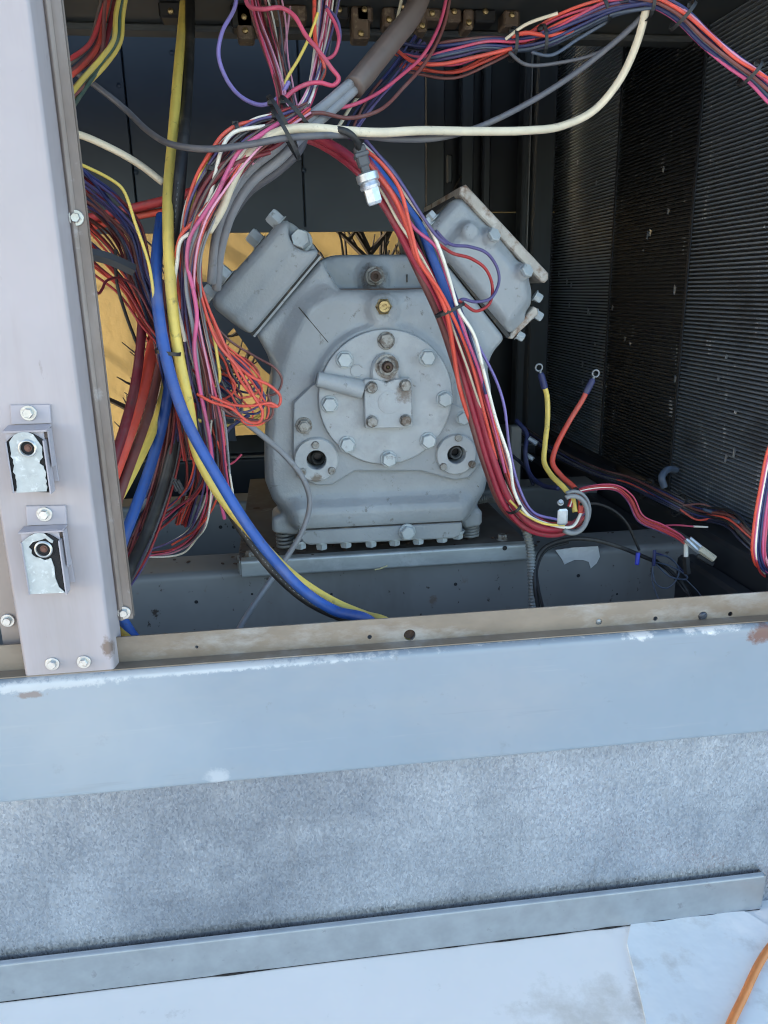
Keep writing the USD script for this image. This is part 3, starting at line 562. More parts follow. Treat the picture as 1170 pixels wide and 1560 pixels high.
part(t, 'rust_hole', lathe([(0, .0004), (.007, .0004), (.007, 0)], PZ(391, 774, zp), axis=(0, 0, 1), n=16), m_rustbolt)

# ---------------------------------------------------------------- compressor
cc = P(588, 607, 1.172); cx, cz = cc[0], cc[2]
comp = thing('compressor', 'grey V shaped compressor with round bolted cover and two cylinder heads', 'compressor', (cx, 1.4, zp))
G = Grid((cx - .235, 1.13, zp + .02), (cx + .225, 1.62, .10), .0036)
YB = 1.190
bodyA = pxpoly([(462, 462), (436, 512), (418, 560), (406, 615), (402, 680), (403, 735), (416, 768), (442, 788), (456, 800), (704, 788), (722, 779), (742, 752), (750, 715), (755, 650), (752, 590), (742, 540), (716, 494), (690, 462), (660, 441), (520, 441), (492, 443)], YB)
bodyB = pxpoly([(500, 392), (512, 388), (640, 387), (664, 400), (700, 470), (700, 560), (480, 560), (470, 470)], 1.262)
D = G.poly(bodyA, YB, 1.60, .020)
D = sun_(D, G.poly(bodyB, 1.262, 1.60, .012), .010)
D = sun_(D, G.cyl((cx, cz - .002), .110, 1.184, 1.5, .004), .012)
# bearing seat and the two lobes for the sight glasses
lob = pxpoly([(446, 612), (474, 585), (520, 560), (660, 600), (722, 628), (738, 668), (734, 700), (712, 727), (690, 730), (640, 716), (540, 716), (505, 737), (482, 738), (452, 725), (445, 690)], 1.19)
HOLES = [(P(482, 701, 1.1745), .0152), (P(695.5, 693, 1.1745), .0145)]
lobp = Polygon(lob).buffer(-.006).buffer(.006)
for q, r in HOLES: D = ssub(D, G.cyl((q[0], q[2]), r + .003, 1.0, 1.235, .001), .001); lobp = lobp.difference(Point(q[0], q[2]).buffer(r + .004))
part(comp, 'bearing_housing', fprism(lobp, 1.181, 1.25, .0025), m_comp, 40)
# sump bulge and its flange
D = sun_(D, G.poly(pxpoly([(446, 776), (712, 764), (712, 786), (704, 796), (456, 808), (446, 798)], 1.178), 1.176, 1.58, .012), .034)
D = sun_(D, G.poly(pxpoly([(412, 740), (745, 725), (745, 770), (700, 800), (460, 808), (412, 772)], YB), 1.212, 1.60, .03), .02)
# cylinder banks
bankL = pxpoly([(491, 393), (389, 508), (414, 552), (450, 590), (540, 560), (560, 440)], 1.21)
bankR = pxpoly([(681, 402), (770, 515), (752, 536), (742, 548), (660, 580), (600, 450)], 1.21)
D = sun_(D, G.poly(bankL, 1.204, 1.58, .010), .022)
D = sun_(D, G.poly(bankR, 1.204, 1.58, .010), .022)
D = ssub(D, G.poly(pxpoly([(516, 440.5), (652, 440), (676, 408), (662, 376), (500, 376), (494, 404)], 1.21), 1.0, 1.262, .004), .006)
for (a, b), r in (((584, 470), .019), ((570, 424), .018)):
    q = P(a, b, 1.187 if b > 440 else 1.258); D = sun_(D, G.cyl((q[0], q[2]), r, q[1] - .004, q[1] + .05, .004), .02)
# feet
for pts in ([(414, 788), (430, 783), (458, 786), (458, 816), (414, 812)], [(704, 777), (722, 773), (735, 778), (735, 801), (704, 806)]):
    D = sun_(D, G.poly(pxpoly(pts, 1.20), 1.196, 1.262, .008), .008)
part(comp, 'crankcase', G.mesh(D), m_comp, True)
# thin joint lines
def strip(a, b, y, r, mat=m_gasket, nm='gasket_line'):
    part(comp, nm, tube(np.array([P(*a, y), (P(*a, y) + P(*b, y)) / 2, P(*b, y)]), r, 6), mat)
strip((455, 468), (511, 535), 1.1898, .0009)
strip((620, 418), (620, 430), 1.261, .0011)
strip((716, 727), (729, 742), 1.191, .001)
part(comp, 'ledge_seam', tube([P(512, 441, 1.203), P(580, 440.5, 1.200), P(650, 440, 1.203)], .0009, 6), m_rustbolt)
# heads
GL = Grid(P(300, 480, 1.2) - [0.02, .03, .07], P(510, 320, 1.25) + [.03, .36, .03], .0034)
headL = pxpoly([(487, 386), (469, 358), (448, 339), (434, 333), (420, 342), (392, 374), (360, 410), (338, 436), (320, 455), (321, 466), (345, 486), (382, 509)], 1.205)
DL = GL.poly(headL, 1.198, 1.56, .017)
DL = sun_(DL, GL.poly(pxpoly([(485, 385.5), (462, 360), (372, 470), (352, 487), (382, 509)], 1.205), 1.200, 1.56, .006), .010); qb = P(455, 362, 1.2); DL = ssub(DL, GL.cyl((qb[0] + .012, qb[2] + .008), .026, 1.10, 1.226, .004), .006)
part(comp, 'cylinder_head', GL.mesh(DL), m_comp, True)
part(comp, 'head_gasket', fprism(pxpoly([(488.5, 390.5), (485.5, 386.5), (381, 509), (385.5, 512)], 1.205), 1.2035, 1.56), m_gasket)
part(comp, 'valve_plate', fprism(pxpoly([(490, 392), (487.6, 389.6), (385.5, 511.5), (388.5, 513.5)], 1.205), 1.202, 1.56), m_comp)
hd = np.array([-1, 0, .93]); hd = hd / np.linalg.norm(hd)
for a, b, y in ((427, 341, 1.222), (396, 370, 1.26), (348, 424, 1.222), (326, 453, 1.26)):
    part(comp, 'head_bolt', hexbolt(P(a, b, y) , .0125, .020, axis=hd, spin=.4, washer=1.1), m_bolt, 30)
part(comp, 'plug_bolt', hexbolt(P(459, 368, 1.226), .0150, .026, axis=(-.1, -1, .12), spin=.2, washer=1.12, wh=.004), m_bolt, 30)
GR = Grid(P(650, 540, 1.2) - [.02, .03, .02], P(840, 280, 1.25) + [.03, .36, .03], .0034)
headR = pxpoly([(685, 400), (664, 374), (655, 352), (657, 341), (692, 303), (706, 300), (770, 366), (806, 418), (812, 440), (811, 466), (776, 508)], 1.21)
DR = GR.poly(headR, 1.206, 1.56, .016)
# low step below the cover plate and bosses
DR = sun_(DR, GR.poly(pxpoly([(675, 385), (700, 352), (735, 352), (775, 392), (800, 430), (806, 455), (775, 500)], 1.2), 1.194, 1.5, .012), .016)
for a, b in ((748, 361), (797, 414), (714, 352)):
    q = P(a, b, 1.2); DR = sun_(DR, GR.cyl((q[0], q[2]), .012, 1.188, 1.35, .004), .010)
DR = sun_(DR, GR.poly(pxpoly([(684.5, 399.5), (672, 384), (695, 365), (790, 480), (812, 478), (776.5, 509)], 1.21), 1.207, 1.56, .006), .012)
part(comp, 'cylinder_head', GR.mesh(DR), m_comp, True)
part(comp, 'head_gasket', fprism(pxpoly([(681, 402), (684.5, 398.5), (776, 511), (771.5, 515)], 1.21), 1.2055, 1.56), m_gasket)
rim = Polygon(pxpoly([(700, 287), (707, 284), (831, 417), (831, 425), (826, 430), (820, 427), (699, 297)], 1.215)).buffer(.0012)
part(comp, 'cover_rim', fprism(rim, 1.204, 1.50, .002), m_rustcap)
part(comp, 'cover_skirt', fprism(pxpoly([(698, 294), (708, 297), (806, 404), (797, 409), (702, 306)], 1.23), 1.23, 1.5), m_gasket)
part(comp, 'cover_end', fprism(pxpoly([(700, 292), (655, 330), (659, 340), (701, 304)], 1.24), 1.24, 1.5, .002), m_gasket)
hr = np.array([1, 0, .85]); hr /= np.linalg.norm(hr)
part(comp, 'side_flange', fprism(pxpoly([(776, 508), (773, 515), (779, 516), (818, 478), (817, 470), (811, 467)], 1.215), 1.208, 1.55, .0015), m_rustcap)
for a, b, y in ((814, 450, 1.22), (815, 478, 1.22), (787, 509, 1.22)):
    part(comp, 'head_bolt', hexbolt(P(a, b, y), .0075, .013, axis=(1, -.1, -.6), spin=.4), m_bolt, 30)
for a, b in ((750, 360), (800, 414)):
    part(comp, 'head_bolt', hexbolt(P(a, b, 1.189), .011, .008, axis=(.5, -1, .5), spin=.3, washer=0), m_bolt, 30)
for a, b in ((661, 334), (655, 344)):
    part(comp, 'head_bolt', hexbolt(P(a, b, 1.22), .008, .012, axis=(-.7, 0, .8), spin=.3), m_bolt, 30)
# round bearing cover
R_ = .1035; YC = 1.172
cov = part(comp, 'bearing_cover', lathe([(0, .0), (R_ - .004, .0), (R_ - .0012, -.001), (R_, -.0035), (R_ + .0004, -.018)], (cx, YC, cz), n=96), m_cover, 40)
part(comp, 'cover_gasket', lathe([(R_ + .0012, -.016), (R_ + .0014, -.0185)], (cx, YC, cz), n=72), m_gasket)
for k, (a, b) in enumerate(((588, 519), (525, 548), (651, 545), (502, 616), (677, 608), (529, 677), (652, 671), (592, 699))):
    part(cov, 'bolt', hexbolt(P(a, b, YC), .0118, .0105, spin=rng.random(), washer=1.13, wh=.0025), m_bolt if k else m_boltdirty, 30)
# square plate with four bolts
sq = [(554, 578), (575, 577.5), (581, 580), (588, 583), (595, 580), (600, 577.5), (627, 576), (629, 651), (594, 652.5), (592, 651), (590, 652.5), (556, 653)]
pl = Polygon(pxpoly(sq, 1.158)).buffer(.004).buffer(-.004).buffer(-.0035).buffer(.0035)
part(cov, 'pump_plate', fprism(pl, 1.158, YC + .001, .0015), m_cover, 40)
q = P(593, 613, 1.158); part(cov, 'plate_disc', lathe([(0, .0012), (.016, .0012), (.0185, -.0005)], q, n=40), m_cover, 40)
for k, (a, b) in enumerate(((566, 590), (617, 587), (566.5, 642), (617.5, 640))):
    part(cov, 'bolt', hexbolt(P(a, b, 1.158), .0088, .009, spin=rng.random(), washer=1.05, wh=.002), m_boltdirty, 30)
boss = Polygon(pxpoly([(568, 582), (567, 566), (570, 553), (577, 543), (588, 539), (599, 543), (606, 553), (609, 566), (608, 582)], 1.16)).buffer(.0015)
part(cov, 'fitting_boss', fprism(boss, 1.163, YC + .001, .003), m_cover, 40)
q = P(589, 558, 1.163)
part(cov, 'dirty_nut', hexbolt(q, .0150, .007, spin=.2, washer=1.2), m_boltdirty, 30)
part(cov, 'rusty_stem', cat(lathe([(.0085, .006), (.0085, .012), (.0062, .016), (.003, .016), (.0028, .012), (0, .012)], q)), m_rustbolt, 30)
part(cov, 'valve_pin', lathe([(0, .0185), (.0018, .018), (.0022, .011)], q, n=12), m_brass, True)
# tube boss on the left of the cover
a, b = P(553, 594, 1.163), P(482, 578, 1.160); dv = (b - a); L_ = np.linalg.norm(dv)
part(cov, 'tube_boss', lathe([(.0145, 0), (.0135, L_ * .35), (.0118, L_ * .8), (.0112, L_ * .97), (.009, L_)], a + [0, .006, 0], dv, n=28), m_cover, 40)
part(cov, 'tube_plug', hexbolt(b + [0, .006, 0] - dv / L_ * .001, .0085, .011, axis=dv, washer=1.15), m_cover, 30)
def letters(txt, a, b, hgt, y, spin=0):
    e = meshkit.text_mesh(txt, hgt, .0008); v = e.vertices; e.vertices = np.stack([v[:, 0], -v[:, 2], v[:, 1]], 1) + P(a, b, y); e.invert(); part(cov, 'raised_letters', e, m_cover)
letters('TO', 623, 553, .010, YC - .0002); letters('PS', 640, 581, .010, YC - .0002)
an = np.linspace(.5, 5.6, 24); q = P(544, 565, YC - .0005); part(cov, 'raised_ring', tube(q + .0095 * np.stack([np.cos(an), 0 * an, np.sin(an)], 1), .0009, 6), m_cover)
# sight glasses
def sight(a, b, rad, hole, bl):
    q = P(a, b, 1.1745); s = part(comp, 'sight_glass', lathe([(hole, -.050), (hole, -.001), (hole + .001, 0), (rad - .002, 0), (rad, -.002), (rad, -.016)], q, n=48), m_cover, 40)
    part(s, 'glass', lathe([(0, -.034), (hole, -.0345)], q, n=32), m_sight)
    part(s, 'inner_ring', lathe([(hole * .45, -.030), (hole * .5, -.020), (hole * .72, -.018), (hole * .78, -.034)], q + np.array([.0035, 0, -.001]), n=32), m_gasket if a < 600 else m_spring, True)
    for k, (c, d) in enumerate(bl):
        part(s, 'ring_screw', cat(lathe([(.0028, .0022), (.0048, .003), (.006, .0018), (.0062, 0)], P(c, d, 1.1745), n=16), lathe([(0, .0012), (.003, .0012)], P(c, d, 1.1745), n=12)), m_boltdirty, True)
sight(482, 701, .0345, .0152, ((480.5, 678), (461, 719), (505.5, 717)))
sight(695.5, 693, .0325, .0145, ((698.5, 667), (675.5, 711), (719, 707)))
# fittings on the crankcase
q = P(584, 467, 1.180); part(comp, 'brass_port', cat(lathe([(.0125, -.01), (.0125, .004), (.0095, .006)], q, n=6), lathe([(.0092, .004), (.0092, .012), (.008, .0135), (.0045, .0135), (.0042, .010), (0, .010)], q, n=24)), m_brass, 30)
q = P(571, 421, 1.252); part(comp, 'dirty_nut', hexbolt(q, .0125, .008, washer=1.2), m_boltdirty, 30)
part(comp, 'rusty_port', cat(lathe([(.008, .006), (.008, .014), (.004, .015), (.0035, .011), (0, .011)], q)), m_rustbolt, 30)
q = P(463, 648, 1.181); part(comp, 'rusty_nut', cat(hexbolt(q, .0105, .009, spin=.5), lathe([(.0062, .008), (.0062, .014), (0, .014)], q)), m_boltdirty, 30)
part(comp, 'crankcase_bolt', hexbolt(P(705, 637, 1.181), .0105, .009, spin=.1, washer=1.05), m_bolt, 30)
#part(comp, 'crankcase_bolt', hexbolt(P(697, 645, 1.187) + [.0, 0, -.0], .004, .003, spin=.1, washer=0), m_bolt, 30)
# sump cover
sump = Polygon(pxpoly([(456, 808), (457, 820), (462, 827), (472, 830), (692, 820), (702, 815), (704, 807), (704, 795)], 1.173)).buffer(.0005)
part(comp, 'sump_gasket', fprism(pxpoly([(457, 806.5), (457, 809.5), (704, 796.5), (704, 793.5)], 1.176), 1.1735, 1.57), m_gasket)
part(comp, 'sump_cover', fprism(sump, 1.172, 1.58, .003), m_comp, 30)
part(comp, 'drain_plug', hexbolt(P(620, 810, 1.172), .0115, .012, spin=.25, washer=1.2, wh=.003), m_bolt, 30)
zs = P(580, 826, 1.172)[2]
for a, b in ((458, 832), (490, 833), (527, 830), (565, 829), (601, 827), (637, 825), (673, 822), (697, 817)):
    q = P(a, b, 1.182); part(comp, 'sump_bolt', hexbolt((q[0], 1.184, q[2] + .010), .0098, .014, axis=(0, 0, -1), spin=.5, washer=1.2, wh=.004), m_bolt, 30)
# springs
for a, zt_ in ((435, P(435, 808, 1.226)[2]), (716, P(716, 798, 1.226)[2])):
    x = P(a, 820, 1.226)[0]; th_ = np.linspace(0, 2 * math.pi * 5.2, 130)
    part(comp, 'mounting_spring', tube(np.stack([x + .0135 * np.cos(th_), 1.226 + .0135 * np.sin(th_), zp + .003 + (zt_ + .004 - zp - .003) * th_ / th_[-1]], 1), .0026, 8), m_spring, True)
    part(comp, 'spring_stud', lathe([(0, 0), (.0055, 0), (.0055, zt_ - zp)], (x, 1.226, zp), axis=(0, 0, 1), n=12), m_gasket)
x, z = P(437, 783, 1.226)[0], P(437, 783, 1.226)[2]; part(comp, 'mount_nut', hexbolt((x, 1.23, z - .003), .007, .010, axis=(0, 0, 1)), m_boltdirty, 30)

# ---------------------------------------------------------------- conduit, tape
c = spline([P(728, 762, 1.27), P(748, 759, 1.25), P(770, 766, 1.2), P(792, 788, 1.165), P(806, 826, 1.15), P(810, 870, 1.14), P(812, 935, 1.12), P(813, 990, 1.11)], 26)
s = np.concatenate([[0], np.cumsum(np.linalg.norm(np.diff(c, axis=0), axis=1))]); n = int(s[-1] / .0012); c = np.stack([np.interp(np.linspace(0, s[-1], n), s, c[:, k]) for k in range(3)], 1)
single('flexible_conduit', tube(c, .0068 + .0009 * np.sin(np.arange(n) * 2 * math.pi / 4.4), 12), m_conduit, 'ribbed grey flexible conduit curving down beside the base plate', 'conduit', smooth=True)
fo = pxpoly([(846, 838), (875, 834), (911, 832), (914, 848), (909, 858), (900, 866), (897, 856), (888, 853), (875, 853), (866, 857), (860, 860), (856, 852)], 1.187)
fp = Polygon(fo); e = fprism(fp, 1.1868, 1.1876)
single('foil_tape', e, m_foil, 'torn scrap of shiny foil tape on the front floor channel', 'foil tape')

R = random.Random(12); db = []
for k in range(70):
    if k < 40: c0 = np.array([R.uniform(-.1, .42), R.uniform(1.18, 1.24), zp + .001])
    else: c0 = np.array([R.uniform(-.3, .7), R.uniform(1.2, 1.28), -.4285])
    s_ = R.uniform(.0008, .0024); e = trimesh.creation.icosphere(1, s_); e.vertices *= [R.uniform(1, 3), R.uniform(1, 2), .6]; e.apply_transform(trimesh.transformations.rotation_matrix(R.uniform(0, 3), (0, 0, 1))); e.apply_translation(c0); db.append(e)
single('dirt_crumbs', cat(*db), m_rustbolt, 'scattered dirt crumbs on the base plate and floor channel', 'debris', kind='stuff')
a = P(573, 870, 1.165); single('straw_bit', tube([P(571, 868, 1.168), P(580, 866, 1.166), P(590, 862, 1.168)], .0011, 5), M('straw', (.5, .45, .25), .8), 'bit of pale straw stuck under the plate front edge', 'straw')
# ---------------------------------------------------------------- wires and cables
CO = {'o': S(216, 70, 48), 'r': S(168, 36, 38), 'c': S(160, 32, 58), 'm': S(110, 24, 36), 'p': S(198, 76, 128), 'k': S(30, 30, 32), 'w': S(232, 226, 212), 'g': S(128, 130, 136), 'G': S(84, 84, 90),
      'v': S(84, 74, 124), 'V': S(124, 110, 178), 'b': S(14, 76, 158), 'n': S(38, 46, 96), 'N': S(28, 34, 58), 'y': S(226, 198, 82), 'Y': S(186, 158, 60), 'B': S(110, 60, 56), 'P': S(196, 62, 98), 'l': S(212, 142, 168), 'D': S(92, 78, 72), 'e': S(46, 66, 56), 't': S(208, 196, 170), 's': S(70, 84, 104)}
WM = {}
def wm(k):
    if k not in WM:
        g_ = sum(CO[k]) / 3; c = tuple(.90 * (.90 * x + .10 * g_) for x in CO[k])
        WM[k] = M('wire_' + {'o': 'orange', 'r': 'red', 'c': 'crimson', 'm': 'maroon', 'p': 'pink', 'k': 'black', 'w': 'white', 'g': 'grey', 'G': 'dark_grey', 'v': 'violet', 'V': 'lilac', 'b': 'blue', 'n': 'navy', 'N': 'dark_navy', 'y': 'yellow', 'Y': 'dull_yellow', 'B': 'brown', 'P': 'rose', 'l': 'pale_pink', 'D': 'taupe', 'e': 'dark_green', 't': 'cream', 's': 'slate'}[k],
                  c, .48, var=.16, scale=22, dirt=[((.24, .215, .19), 16, .50, .76, .30, None), (mul(DIRT, .6), 70, .60, .72, .6, None)], bump=.0004, bscale=140)
    return WM[k]
def path(pts, n=7): return spline([P(a, b, y) for a, b, y in pts], n)
def low(pts):
    q = np.array([P(a, b, y) for a, b, y in pts]); i = q[:, 2].argmin(); return tuple(q[i])
def cable(name, label, k, r, pts, cat_='cable', marks=None):
    pth = path(pts, 9)
    t = thing(name, label, cat_, low(pts))
    part(t, 'jacket', tube(pth, r, 12), wm(k), True)
    if marks:
        ms = []; s = np.concatenate([[0], np.cumsum(np.linalg.norm(np.diff(pth, axis=0), axis=1))]); R = random.Random(2)
        q = .02
        while q < s[-1] - .02:
            L_ = R.uniform(.001, .0035); a = np.array([np.interp(q, s, pth[:, i]) for i in range(3)]); b = np.array([np.interp(q + L_, s, pth[:, i]) for i in range(3)])
            vd = -a / np.linalg.norm(a); sd = np.cross(b - a, vd); sd /= np.linalg.norm(sd)
            o = (vd * .97 + sd * .2) * (r * .99); ms.append(tube(np.array([a + o, (a + b) / 2 + o, b + o]), r * .07, 5)); q += L_ + R.uniform(.002, .009)
        part(t, 'printed_marks', cat(*ms), wm(marks))
    return t
def tie(t, px, py, y, rx, ang, ry=None, w=.0016, tail=.012):
    """cable tie: a band round a bundle, ang = direction of the bundle in the picture plane"""
    c = P(px, py, y); an = np.linspace(0, 2 * math.pi, 25); ca, sa = math.cos(ang), math.sin(ang); ry = ry or rx
    ring = c + np.stack([rx * np.cos(an) * -sa, ry * np.sin(an), rx * np.cos(an) * ca], 1)
    ax = np.array([ca, 0, sa]) * .0022
    V = np.vstack([ring[:-1] * 1 - ax, ring[:-1] + ax]); nrm = (ring[:-1] - c); nrm /= np.linalg.norm(nrm, axis=1)[:, None]
    V = np.vstack([V, V[:24] + nrm * .0012, V[24:48] + nrm * .0012]); Fq = []
    for i in range(24):
        j = (i + 1) % 24; Fq += [(48 + i, 48 + j, 72 + j, 72 + i), (i, 48 + i, 48 + j, j)[::-1], (24 + i, 24 + j, 72 + j, 72 + i)[::-1], (i, j, 24 + j, 24 + i)[::-1]]
    hd = ring[2]; bx = bbox(hd[0] - .0035, hd[0] + .0035, hd[1] - .006, hd[1] + .001, hd[2] - .003, hd[2] + .003, .0008)
    part(t, 'cable_tie', cat(tm((V, np.array(Fq))), bx), m_black)
def harness(name, label, wires, cat_='wiring', ties=(), base=None, group=None):
    t = thing(name, label, cat_, base or low(wires[0][2]), group=group)
    for k, r, pts in wires: part(t, 'wire', tube(path(pts), r * 1e-3, 8), wm(k), True)
    for a in ties: tie(t, *a)
    return t
def bundle(center, cols, seed, r=1.7, drift=1.6, flat=1.0, jit=0.):
    """center: (px,py,y,spread px) ; wires wander inside the spread"""
    R = random.Random(seed); out = []; C = np.array(center, float); d = np.gradient(C[:, :2], axis=0); d /= np.linalg.norm(d, axis=1)[:, None]; nn = np.stack([-d[:, 1], d[:, 0]], 1)
    for k in cols:
        rad, a0, w = math.sqrt(R.random()), R.uniform(0, 6.28), R.uniform(-drift, drift); pts = []
        for i, (px, py, y, s) in enumerate(C):
            a = a0 + w * i / max(1, len(C) - 1) * 2; u, v = rad * math.cos(a), rad * math.sin(a)
            px += nn[i, 0] * u * s + R.gauss(0, jit); py += nn[i, 1] * u * s + R.gauss(0, jit)
            pts.append((px, py, y + v * s * .0009 * flat))
        out.append((k, r * R.uniform(.74, 1.02), pts))
    return out
# -- big single cables
cable('yellow_cable', 'thick yellow cable falling from the top, behind the blue one below', 'y', .0068, [(283, -60, 1.42), (280, 10, 1.36), (272, 100, 1.24), (264, 200, 1.12), (256, 310, 1.02), (258, 400, .985), (264, 480, .985), (273, 545, .985), (288, 620, .988), (300, 690, 1.0), (335, 755, 1.005), (392, 822, 1.0), (445, 876, .985), (505, 916, .965), (556, 938, .94), (590, 949, .915), (625, 985, .905)])
cable('blue_cable', 'bright blue cable sweeping down to the right in front of the yellow cable', 'b', .0071, [(246, 330, 1.06), (239, 390, 1.01), (239, 450, .985), (248, 520, .970), (262, 580, .966), (286, 645, .967), (326, 718, .97), (374, 796, .97), (420, 856, .965), (465, 902, .955), (512, 931, .94), (560, 944, .915), (600, 985, .905)])
cable('black_cable', 'black printed cable hanging just right of the yellow cable', 'k', .0074, [(290, -60, 1.42), (289, 60, 1.30), (284, 160, 1.18), (276, 250, 1.03), (268, 340, 1.02), (262, 420, 1.03), (268, 520, 1.04), (286, 620, 1.03), (318, 715, 1.02), (366, 802, 1.01), (420, 872, .99), (470, 915, .97), (530, 943, .94), (575, 960, .91)], marks='g')
cable('maroon_cable', 'maroon cable curving down behind the lavender post, leftmost of five', 'm', .0062, [(205, 330, 1.2), (215, 410, 1.14), (216, 500, 1.09), (207, 580, 1.05), (190, 650, 1.0), (168, 720, .96), (150, 800, .93)])
cable('orange_red_cable', 'thick orange red cable between the maroon and brown cables by the post', 'o', .0078, [(228, 400, 1.2), (238, 470, 1.14), (230, 540, 1.09), (214, 610, 1.05), (190, 680, 1.0), (160, 760, .95), (140, 820, .93)])
cable('brown_cable', 'dull brown cable between the orange red and yellow cables by the post', 'B', .0062, [(246, 430, 1.2), (249, 500, 1.14), (240, 570, 1.1), (226, 630, 1.06), (205, 690, 1.01), (180, 760, .96), (165, 820, .94)])
cable('short_yellow_cable', 'yellow cable bowing behind the blue cable towards the post', 'y', .0062, [(262, 470, 1.15), (259, 540, 1.11), (250, 600, 1.09), (235, 650, 1.07), (212, 700, 1.03), (180, 760, .98), (150, 810, .95)])
cable('lower_blue_cable', 'blue cable running down to the post foot below the tied pair', 'b', .0072, [(262, 540, 1.06), (256, 600, 1.07), (244, 660, 1.07), (224, 725, 1.05), (204, 780, 1.02), (180, 850, .98), (178, 920, .95), (200, 966, .935), (232, 1000, .92)])
cable('foot_yellow_cable', 'yellow cable beside the blue one at the post foot', 'Y', .0062, [(176, 900, .96), (178, 945, .945), (196, 972, .93), (226, 1000, .915)])
cable('lower_black_cable', 'black cable hanging straight between the lower blue cable and loose wires', 'k', .0078, [(276, 540, 1.14), (274, 620, 1.13), (262, 690, 1.12), (244, 755, 1.1), (222, 815, 1.07), (196, 870, 1.02), (180, 920, .98)])
cable('lower_grey_cable', 'thin grey cable beside the lower black cable', 'g', .005, [(292, 560, 1.17), (282, 640, 1.16), (262, 700, 1.15), (236, 748, 1.13), (205, 782, 1.1), (170, 812, 1.05)])
cable('white_cable', 'white cable looping from the harness across to the right top', 't', .0051, [(318, 352, .99), (338, 318, .98), (352, 282, .97), (372, 244, .965), (400, 215, .96), (432, 199, .955), (470, 195, .955), (520, 199, .965), (580, 202, .98), (640, 199, 1.0), (720, 200, 1.03), (800, 199, 1.06), (856, 192, 1.08), (905, 168, 1.08), (944, 122, 1.07), (970, 66, 1.06), (984, 14, 1.05), (988, -20, 1.05)])
cable('slate_cable', 'dark grey cable swagging from the left corner past the harness to the top right', 'G', .0037, [(118, 112, 1.12), (150, 134, 1.10), (190, 166, 1.08), (226, 200, 1.04), (265, 221, .985), (320, 227, .955), (380, 220, .945), (430, 211, .94), (480, 207, .95), (540, 206, .975), (600, 212, 1.0), (660, 211, 1.02), (720, 197, 1.04), (790, 165, 1.06), (860, 123, 1.07), (920, 78, 1.07), (968, 36, 1.06), (995, 5, 1.05)])
cable('long_grey_cable', 'slim pale grey cable crossing the compressor front and base plate', 'g', .0042, [(330, 600, 1.07), (366, 636, 1.06), (400, 664, 1.08), (434, 694, 1.1), (462, 730, 1.11), (472, 764, 1.11), (462, 806, 1.105), (432, 856, 1.09), (398, 905, 1.05), (370, 948, .99), (352, 985, .93), (345, 1015, .905)])
cable('pale_tube', 'pale cream tube end slanting behind the yellow cable', 't', .0046, [(70, 195, 1.12), (120, 205, 1.12), (165, 224, 1.12), (210, 249, 1.12), (248, 278, 1.12)])
cable('upper_red_cable', 'dusky red cable running level behind the yellow cable, upper of two', 'r', .0062, [(60, 330, 1.15), (130, 333, 1.15), (190, 320, 1.15), (250, 306, 1.14), (300, 290, 1.15)])
cable('under_red_cable', 'orange red cable running level behind the yellow cable, lower of two', 'o', .0048, [(60, 350, 1.16), (140, 345, 1.16), (200, 331, 1.16), (250, 322, 1.15), (300, 316, 1.16)])
# brown sleeve with grey cables
t = thing('sleeved_cable', 'brown sleeve with grey cables leaving its cut end at the top', 'cable', tuple(P(536, 132, 1.06)))
part(t, 'sleeve', tube(path([(650, -30, 1.2), (628, 22, 1.15), (600, 58, 1.11), (566, 100, 1.08), (538, 134, 1.06)]), .0138, 16), wm('D'), True)
for pts in ([(560, 108, 1.08), (530, 130, 1.055), (495, 160, 1.03), (450, 195, 1.0), (420, 225, .99), (380, 258, 1.0), (350, 300, 1.02), (330, 360, 1.05), (322, 430, 1.08)], [(566, 112, 1.085), (538, 138, 1.06), (505, 168, 1.035), (462, 204, 1.01), (425, 243, 1.0), (385, 275, 1.01), (356, 318, 1.03), (336, 380, 1.06), (330, 440, 1.09)], [(560, 116, 1.1), (520, 150, 1.07), (470, 190, 1.04), (455, 228, 1.03), (420, 262, 1.03), (380, 290, 1.04), (350, 330, 1.06)]):
    part(t, 'grey_core', tube(path(pts), .0062, 10), wm('g' if pts[0][1] < 115 else 'G'), True)

# -- upper left bundle
w = bundle([(176, -50, 1.2, 16), (160, 20, 1.16, 18), (148, 70, 1.12, 22), (124, 100, 1.08, 26), (100, 120, 1.02, 30), (70, 150, .97, 30)], 'rBDomB', 5, 3.2)
w += bundle([(196, -50, 1.2, 6), (180, 20, 1.14, 8), (176, 62, 1.1, 8), (156, 92, 1.07, 10), (128, 124, 1.04, 12), (100, 160, 1.0, 14)], 'YeYe', 6, 3.4)
harness('upper_left_wiring', 'loose red, brown, yellow and green wires in the top corner beside the post', w)
